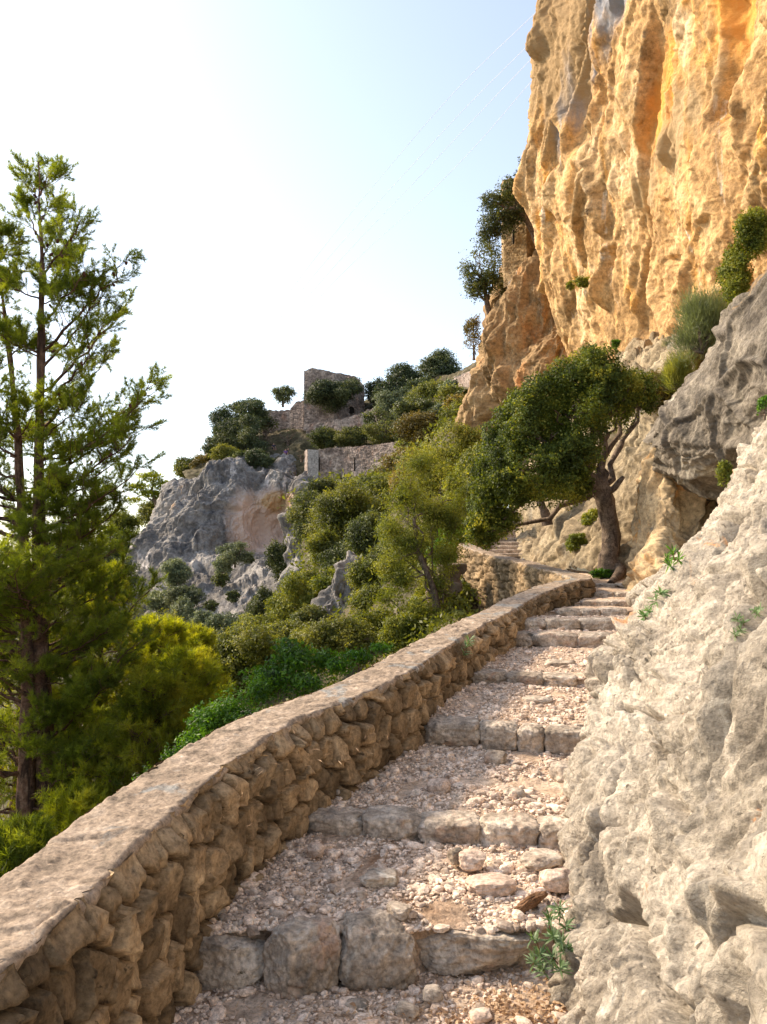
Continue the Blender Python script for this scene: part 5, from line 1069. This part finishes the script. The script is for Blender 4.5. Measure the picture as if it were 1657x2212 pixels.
# ================================================================== CASTLE
def slab(name, pts, th, mat, parent, cell=.35, rag=.25, seed=0, step=.09, relief=.05, o0=None):
    """pts: (u, vtop, vbot, Y). A wall with front, top, back and closed ends."""
    top = np.array([P(u, vt, Y) for (u, vt, vb, Y) in pts]); bot = np.array([P(u, vb, Y) for (u, vt, vb, Y) in pts])
    ln = np.concatenate([[0], np.cumsum(np.linalg.norm(np.diff(top[:, :2], axis=0), axis=1))]); n = max(8, int(ln[-1]/step)); s_ = np.linspace(0, ln[-1], n)
    I = lambda a: np.interp(s_, ln, a)
    X, Yy, zt, zb_ = I(top[:, 0]), I(top[:, 1]), I(top[:, 2]), I(bot[:, 2])
    q = np.stack([s_/.8, s_*0, s_*0+seed], 1); zt = zt+rag*(np.round(pn(q, 3)*3)/3+.4*pn(q*3, 4))
    dx, dy = np.gradient(X), np.gradient(Yy); l = np.hypot(dx, dy)+1e-9; nx, ny = dy/l, -dx/l      # towards the camera for left -> right runs
    nh = max(8, int((zt-zb_).mean()/step)); h = np.linspace(0, 1, nh)
    def sheet(o): return np.stack([np.repeat((X+nx*o)[:, None], nh, 1), np.repeat((Yy+ny*o)[:, None], nh, 1), zb_[:, None]+(zt-zb_)[:, None]*h[None]], -1)
    f = sheet(0); bk = sheet(-th)
    S2 = np.stack([np.repeat(s_[:, None], nh, 1)/cell, f[..., 2]/(cell*.55), 0*f[..., 2]], -1).reshape(-1, 3)
    S2[:, 0] += np.floor(S2[:, 1])*.5; f1, f2, cid = worley(S2, seed+7, 2); c1 = (cid & 255)/255.
    rl = relief*(ss(0, .18, f2-f1)+.8*(c1-.5))+relief*.4*fbm(f.reshape(-1, 3)*2.5, 3, 5)
    nn = np.stack([np.repeat(nx[:, None], nh, 1), np.repeat(ny[:, None], nh, 1), 0*f[..., 2]], -1).reshape(-1, 3)
    f = (f.reshape(-1, 3)+nn*rl[:, None]).reshape(n, nh, 3)
    A = np.concatenate([f, bk[:, ::-1]], 1); cc = np.concatenate([c1.reshape(n, nh), c1.reshape(n, nh)[:, ::-1]], 1)
    e0 = A[:1].mean(1, keepdims=True)+0*A[:1]; e1 = A[-1:].mean(1, keepdims=True)+0*A[-1:]
    A = np.concatenate([e0, A, e1], 0); cc = np.concatenate([cc[:1], cc, cc[-1:]], 0)
    V = A.reshape(-1, 3); 
    if o0 is not None: V = V-o0
    return mesh(name, V, gridf(*A.shape[:2], False)[:, ::-1], mat, parent, smooth=False, attrs={'cell': cc.ravel()})
M['plaster'] = rock_mat('grey_render', [(.3, (.19, .18, .17)), (.5, (.27, .255, .24)), (.7, (.34, .32, .30))], sc0=.7, fine=6, bump=.4, bdist=.03)
M['dark'] = NB('painted_opening_shade').m; M['dark'].node_tree.nodes['Principled BSDF'].inputs['Base Color'].default_value = (.02, .017, .014, 1)  # flat near-black colour painted in for the shade inside window, gateway and slits
def arch(name, u, vt, vb, Y, wpx, parent, o0, ring=True):
    a = P(u-wpx/2, vb, Y); b = P(u+wpx/2, vt, Y); hw = (b[0]-a[0])/2; cx = (a[0]+b[0])/2; zs_ = b[2]-hw
    prof = [(cx-hw, a[2])]+[(cx+hw*math.cos(t), zs_+hw*math.sin(t)*1.15) for t in np.linspace(PI, 0, 12)]+[(cx+hw, a[2])]
    V = [S(x, Y, z)-o0 for x, z in prof]+[S(x, Y+1.2, z)-o0 for x, z in prof]; n = len(prof)
    c0 = len(V); V += [S(cx, Y, (a[2]+zs_)/2)-o0]
    Fc = [(i, i+1, n+i+1, n+i) for i in range(n-1)]; Fc += [(c0, i, i+1, i+1) for i in range(0)]
    f3 = [(i, (i+1) % n, c0, c0) for i in range(n)]
    mesh(name, np.array(V), np.array([(i, (i+1) % n, c0) for i in range(n)]), M['dark'], parent, smooth=False)  # closed dark face, stands in for a shaded hollow
    if ring:
        th = np.linspace(PI, 0, 16); G = np.array([[S(cx+hw*k*math.cos(t), Y-.06, zs_+hw*k*1.15*math.sin(t))-o0 for k in (1., 1.45)] for t in th])
        G2 = G+S(0, .3, 0); A = np.concatenate([G2[:, :1], G, G2[:, 1:]], 1)
        mesh('arch_stones', A.reshape(-1, 3), gridf(16, 4), M['masonry'], parent, smooth=False, attrs={'cell': np.repeat(np.arange(16) % 3/2., 4)})
e = empty('castle_tower', P(690, 925, 102), 'ruined square castle tower with a ragged top on the skyline', 'tower'); o0 = np.array(e.location)
slab('tower_wall', [(657, 801, 930, 103), (668, 797, 930, 102.7), (676, 795, 930, 102.5), (700, 799, 930, 102), (723, 806, 930, 101.5)], .9, M['masonry'], e, seed=1, o0=o0, rag=.16)
slab('gatehouse_wall', [(723.5, 807, 930, 101.6), (745, 812, 920, 103), (765, 822, 905, 105), (787, 832, 895, 107)], .9, M['masonry'], e, seed=2, o0=o0, rag=.25)
slab('rear_wall', [(786, 833, 895, 107.5), (770, 815, 900, 112), (690, 802, 900, 112), (659, 803, 925, 104.2)], .7, M['masonry'], e, seed=3, o0=o0, rag=.3, step=.2)
arch('window', 684, 830, 840, 102.25, 8, e, o0)
arch('gateway', 758, 879, 893, 103.9, 15, e, o0)
e = empty('castle_wall', P(600, 935, 107), 'broken reddish curtain wall left of the castle tower', 'wall'); o0 = np.array(e.location)
slab('wall_stones', [(568, 886, 945, 108), (575, 885, 945, 108), (600, 888, 945, 107.4), (626, 885, 940, 106.6), (632, 878, 938, 106.3), (640, 868, 935, 106), (650, 864, 932, 105.6), (656, 866, 930, 105.3)], 1., M['masonry'], e, seed=4, o0=o0)
e = empty('castle_wall', P(750, 940, 98), 'long low retaining wall climbing to the right below the castle tower', 'wall'); o0 = np.array(e.location)
slab('wall_stones', [(662, 916, 940, 100.5), (700, 912, 940, 99.5), (740, 905, 948, 98), (780, 892, 950, 96.5), (816, 879, 940, 95)], 1., M['masonry'], e, seed=5, o0=o0, rag=.2)
e = empty('bastion', P(665, 1080, 87), 'tall bastion wall with a smooth grey plastered corner above the shrubs', 'wall'); o0 = np.array(e.location)
slab('plaster_corner', [(665, 971, 1110, 86.6), (688, 972, 1110, 86)], .6, M['plaster'], e, seed=6, o0=o0, rag=.04, relief=.008, cell=3)
slab('wall_stones', [(688.5, 970, 1110, 86.1), (740, 967, 1110, 85), (800, 962, 1090, 83), (840, 957, 1060, 81.5), (878, 950, 1030, 80)], .9, M['masonry'], e, seed=7, o0=o0, rag=.14)
slab('side_wall', [(659, 975, 1080, 92.5), (662, 972, 1085, 89.5), (665, 971, 1092, 86.8)], .6, M['masonry'], e, seed=8, o0=o0, rag=.06)
for (u, v) in ((766, 1003), (690, 1002)):
    a = P(u, v, 84.2 if u > 700 else 85.8); V, Fc = rock(4, 3, 9, 0); mesh('arrow_slit', V*S(.07, .12, .75)+a-o0-S(0, .1, 0), Fc, M['dark'], e)
e = empty('wall_ruin', P(452, 1004, 107), 'small grey stump of wall on the crag top at the left of the castle', 'wall'); o0 = np.array(e.location)
slab('wall_stones', [(443, 974, 1015, 107.5), (448, 972, 1015, 107), (460, 980, 1015, 106.5)], .7, M['masonry'], e, seed=9, o0=o0, rag=.15)
e = empty('castle_wall', P(985, 845, 80), 'stepped grey wall rising to the brown bluff at the right of the skyline', 'wall'); o0 = np.array(e.location)
slab('wall_stones', [(958, 830, 862, 88), (975, 820, 856, 84), (995, 812, 850, 78), (1012, 803, 842, 72), (1030, 797, 840, 68)], .8, M['masonry'], e, seed=10, o0=o0, rag=.3)
e = empty('stone_tower', P(1110, 610, 41), 'square sunlit stone tower on the brown bluff, half hidden by the leaning oak', 'tower'); o0 = np.array(e.location)
M['warmmason'] = rock_mat('warm_masonry', [(.3, (.24, .16, .08)), (.5, (.36, .25, .13)), (.7, (.46, .34, .2))], sc0=1., fine=10, bump=.9, bdist=.05, cell=[(0, .65), (.5, 1.), (1, 1.3)])  # warm brown stone tones, the same on both tower walls
slab('tower_wall', [(1083, 400, 560, 46), (1086, 392, 620, 43.5), (1087, 388, 622, 41.4), (1136, 384, 590, 40.7)], .5, M['warmmason'], e, seed=11, o0=o0, rag=.06, cell=.28, step=.05, relief=.03)
slab('shaded_wall', [(1136.5, 384, 590, 40.75), (1172, 388, 560, 43)], .5, M['warmmason'], e, seed=12, o0=o0, rag=.06, cell=.28, step=.05, relief=.03)
a = P(1109, 512, 41.0); V, Fc = rock(4, 3, 9, 0); mesh('arrow_slit', V*S(.05, .08, .40)+a-o0-S(0, .05, 0), Fc, M['dark'], e)

# ================================================================== CABLES
M['cable'] = NB('grey_cable').m; M['cable'].node_tree.nodes['Principled BSDF'].inputs['Base Color'].default_value = (.6, .62, .65, 1)
for i, (lb, (u0, v0), (um, vm)) in enumerate([('topmost thin cable crossing the sky', (1172, 12), (905, 285)), ('second thin cable from the top across the sky', (1166, 72), (915, 330)),
                                ('third thin cable from the top across the sky', (1166, 108), (925, 362)), ('lowest thin cable crossing the sky', (1160, 162), (945, 400))]):
    a = P(2*u0-um+0, 2*v0-vm-10, 22); b0 = P(u0, v0, 33.5); m_ = P(um, vm, 62); c = P(650+16*i, 598+12*i, 110); d = P(452+8*i, 872+6*i, 150)
    V, Fc = tubes([(catmull(np.array([b0+(b0-m_)*.12, b0, m_, c, d]), np.linspace(0, 4, 80)), np.linspace(.006, .020, 80))], 5)
    tag(mesh('overhead_cable', V, Fc, M['cable']), lb, 'cable', 'cables strung from the cliff across the sky')

# ================================================================== SMALL FOREGROUND THINGS
from mathutils.bvhtree import BVHTree
def bvh(names):
    V, Fc = [], []
    for nme in names:
        for o in sc.objects:
            if o.name.split('.')[0] == nme and o.type == 'MESH':
                k = len(V); mw = o.matrix_world; me = o.data
                co = np.empty(len(me.vertices)*3, np.float32); me.vertices.foreach_get('co', co); co = co.reshape(-1, 3)+np.array(o.location)
                V.extend(map(tuple, co)); Fc.extend([tuple(v+k for v in p.vertices) for p in me.polygons])
    return BVHTree.FromPolygons(V, Fc)
BF = bvh(['limestone_rock']); BP = bvh(['path'])
def hit(B, u, v):
    d = P(u, v, 1)-S(0, 0, 1.6); h = B.ray_cast(Vector((0, 0, 1.6)), Vector(d))
    return (np.array(h[0]), np.array(h[1])) if h[0] is not None else (P(u, v, 3), S(0, 0, 1))
def spurge(label, heads, B, size, seed, nleaf=26, stalk=.05, mat='succulent', Yoff=0., group=None):
    r = RS(seed); pts = [hit(B, u, v) for (u, v) in heads]; o0 = pts[0][0]; root = empty('spurge_plant', o0, label, 'plant', group); st = []; Vs = []
    px = size; stk = stalk
    for (p, nrm) in pts:
        size = px*p[1]/F; stalk = stk*p[1]/F
        up = nrm*.5+S(-.2, -.55, .6)+r.normal(size=3)*.2; up /= np.linalg.norm(up); c = p+up*stalk*1.0; st.append((curve(p-up*.02, c, 0, 5, r, .003), np.linspace(.0035, .0025, 5)*size/.05))
        n = nleaf; d = r.normal(size=(n, 3)); d = d-np.outer(d@up, up); d /= np.linalg.norm(d, axis=1)[:, None]; el = r.uniform(-.3, 1.2, (n, 1)); d = d*np.cos(el)+up*np.sin(el)
        a = c+up*r.uniform(-.5, .25, (n, 1))*size; s = np.cross(d, up+r.normal(size=(n, 3))*.1); s /= np.linalg.norm(s, axis=1)[:, None]; L_ = size*r.uniform(.75, 1.2, (n, 1)); w2 = size*.085
        m = a+d*L_*.6+up*size*.06; e_ = a+d*L_
        Vs.append(np.stack([a-s*w2*.4, a+s*w2*.4, m+s*w2, e_+s*w2*.25, e_-s*w2*.25, m-s*w2], 1).reshape(-1, 3))
    V = np.vstack(Vs); n = len(V)//6; k = np.arange(n)*6
    Fc = np.vstack([np.stack([k, k+1, k+2, k+5], 1), np.stack([k+5, k+2, k+3, k+4], 1)])
    mesh('leaves', V-o0, Fc, M[mat], root, smooth=False, fattrs={'rnd': np.tile(r.rand(n), 2)})
    for q_ in st:
        Vt, Ft = tubes([q_], 6); mesh('stem', Vt-o0, Ft, M['deadleaf'], root)
# big spurge clump: its heads stand in a column against the rock
def spurge_at(label, heads, size, seed, **k):
    class B_: pass
    B = B_(); B.ray_cast = None
    global hit; old = hit; d = {(u, v): Y for (u, v, Y) in heads}
    hit = lambda B, u, v: (P(u, v, d[(u, v)]), S(0, 0, 1))
    spurge(label, [(u, v) for (u, v, Y) in heads], None, size, seed, **k); hit = old
spurge_at('clump of blue green spurge rosettes at the right end of the nearest step', [(1166, 2070, 2.86), (1196, 2030, 2.92), (1188, 1998, 3.0), (1212, 1975, 3.02), (1222, 2010, 2.98), (1228, 2060, 2.9), (1212, 2100, 2.82), (1178, 2105, 2.84), (1200, 2075, 2.86), (1216, 2045, 2.9), (1160, 2040, 2.9), (1152, 2088, 2.84)], 23, 1, nleaf=26, stalk=12)
spurge('pale spurge tuft on the crest of the near rock, left one', [(1405, 1322), (1418, 1300), (1428, 1285), (1395, 1335)], BF, 20, 2, 18, 8)
spurge('green spurge cluster in the cleft above the near rock crest', [(1440, 1215), (1455, 1200), (1466, 1212), (1450, 1225)], BF, 19, 3, 18, 8, mat='greenleaf')
spurge('small blue green plant in the crack of the near rock at right', [(1592, 1340), (1600, 1365), (1606, 1350), (1588, 1375)], BF, 15, 4, 16, 6)
spurge('tiny blue green sprig at the right edge above the crack', [(1635, 1330), (1642, 1318), (1630, 1322)], BF, 12, 5, 14, 5)
spurge('grey green weed growing on the inner side of the wall', [(1006, 1412), (1012, 1400), (1010, 1424)], None, 16, 6) if False else spurge_at('grey green weed growing on the inner side of the wall', [(1004, 1418, 6.1), (1008, 1402, 6.1), (1014, 1392, 6.1)], 16, 6, nleaf=16, stalk=8)
# bark
V, Fc = rock(40, 5, 3., 8, (.7, .95), .10); V = V/np.abs(V).max(0)*S(.082, .020, .017); V = V+(.0045*ridge(V*S(20, 120, 120), 3, 5))[:, None]*V/np.linalg.norm(V, axis=1)[:, None]
o = mesh('bark_piece', V, Fc, M['deadwood']); p, _ = hit(BP, 1147, 1962); o.location = p+S(0, 0, .022); o.rotation_euler = (0, math.radians(-16), math.radians(28)); tag(o, 'dark weathered piece of bark lying on the gravel near the right rock', 'bark')
# leaf litter and dry needles
r = RS(9)
def litter(name, label, n, region, lw, kind_, seed, mat):
    r = RS(seed); Vs = []
    for k in range(n):
        u, v = region(r); p, nn = hit(BP, u, v); p = p+S(0, 0, .006+.012*r.rand())
        a = r.uniform(0, 2*PI); d = S(math.cos(a), math.sin(a), r.uniform(-.25, .35)); s = S(-d[1], d[0], r.uniform(-.5, .5)); L_, W_ = lw[0]*r.uniform(.6, 1.3), lw[1]*r.uniform(.7, 1.3)
        q = [p-d*L_, p-d*L_*.3+s*W_+S(0, 0, W_*.6), p+d*L_*.4+s*W_*.9+S(0, 0, W_*.6), p+d*L_, p+d*L_*.4-s*W_*.9+S(0, 0, W_*.6), p-d*L_*.3-s*W_+S(0, 0, W_*.6)]; Vs.append(q)
    V = np.array(Vs).reshape(-1, 3); k = np.arange(n)*6
    Fc = np.vstack([np.stack([k, k+1, k+4, k+5], 1), np.stack([k+1, k+2, k+3, k+4], 1)])
    tag(mesh(name, V, Fc, mat, smooth=False, fattrs={'rnd': np.tile(r.rand(n), 2)}), label, 'litter', kind='stuff')
litter('leaf_litter', 'curled dry leaves gathered before the nearest step at right', 420, lambda r: (1240-abs(r.normal())*190, 2218-abs(r.normal())*45), (.011, .005), 0, 1, M['deadleaf'])
litter('pine_straw', 'dry brown pine needles sprinkled over the path', 900, lambda r: (r.uniform(480, 1240), 2210-620*r.rand()**1.3), (.022, .0009), 0, 2, M['deadleaf'])
# ================================================================== HIKERS
M['skin'] = NB('skin').m; M['skin'].node_tree.nodes['Principled BSDF'].inputs['Base Color'].default_value = (.45, .26, .18, 1)
for nm, c in (('purple', (.20, .10, .28)), ('black', (.02, .018, .025)), ('hair', (.03, .02, .012)), ('navy', (.03, .035, .07))):
    M[nm] = NB(nm+'_cloth').m; M[nm].node_tree.nodes['Principled BSDF'].inputs['Base Color'].default_value = (*c, 1)
def skinned(name, verts, edges, radii, mat, parent, root=0):
    me = bpy.data.meshes.new(name); me.from_pydata(verts, edges, []); o = bpy.data.objects.new(name, me); sc.collection.objects.link(o)
    o.modifiers.new('skin', 'SKIN'); sv = me.skin_vertices[0].data if me.skin_vertices else None
    if sv is None: bpy.context.view_layer.objects.active = o; sv = me.skin_vertices[0].data
    for i, rd in enumerate(radii): sv[i].radius = (rd, rd) if np.isscalar(rd) else rd
    sv[root].use_root = True
    o.modifiers.new('sub', 'SUBSURF').levels = 1
    dg = bpy.context.evaluated_depsgraph_get(); m2 = bpy.data.meshes.new_from_object(o.evaluated_get(dg)); bpy.data.objects.remove(o)
    o = bpy.data.objects.new(name, m2); sc.collection.objects.link(o); m2.materials.clear(); m2.materials.append(mat); o.parent = parent
    for p in m2.polygons: p.use_smooth = True
    return o
def hiker(label, loc, rz, shirt, legs):
    root = empty('person', loc, label, 'person', 'hikers resting on the castle path'); root.rotation_euler = (0, 0, rz)
    J = [(0, 0, .45), (0, .02, .62), (0, .04, .85), (0, .0, .98), (0, -.03, 1.08), (0, -.04, 1.20),
         (.10, -.02, .45), (.13, -.42, .50), (.13, -.45, .10), (.13, -.58, .05), (-.10, -.02, .45), (-.13, -.42, .52), (-.13, -.43, .10), (-.13, -.56, .05),
         (.19, .03, .90), (.25, -.06, .66), (.15, -.30, .58), (.13, -.40, .57), (-.19, .03, .90), (-.25, -.06, .66), (-.15, -.30, .58), (-.13, -.40, .57)]
    E = [(0, 1), (1, 2), (2, 3), (3, 4), (4, 5), (0, 6), (6, 7), (7, 8), (8, 9), (0, 10), (10, 11), (11, 12), (12, 13), (2, 14), (14, 15), (15, 16), (16, 17), (2, 18), (18, 19), (19, 20), (20, 21)]
    R_ = [.14, .12, .14, .055, .085, .07, .09, .06, .05, .035, .09, .06, .05, .035, .06, .045, .035, .025, .06, .045, .035, .025]
    skinned('body', J, E, R_, M['skin'], root)
    skinned('shirt', [J[0], J[1], J[2], (0, .02, .95), J[14], (.24, -.03, .72), J[18], (-.24, -.03, .72)], [(0, 1), (1, 2), (2, 3), (2, 4), (4, 5), (2, 6), (6, 7)], [.155, .135, .155, .08, .075, .06, .075, .06], shirt, root)
    skinned('trousers', [J[0], J[6], J[7], J[10], J[11]], [(0, 1), (1, 2), (0, 3), (3, 4)], [.15, .105, .075, .105, .075], legs, root)
    skinned('hair', [(0, .02, 1.06), (0, .01, 1.16), (0, -.01, 1.24)], [(0, 1), (1, 2)], [.07, .095, .075], M['hair'], root)
hp = P(617, 990, 97.2)
hiker('hiker in a purple top seated on the castle path', hp, math.radians(20), M['purple'], M['black'])
hiker('hiker in black sitting close behind the one in purple', P(622.5, 988, 97.8), math.radians(-10), M['black'], M['black'])
hiker('hiker in dark clothes sitting apart, left of the pair', P(591, 977, 99), math.radians(30), M['navy'], M['navy'])
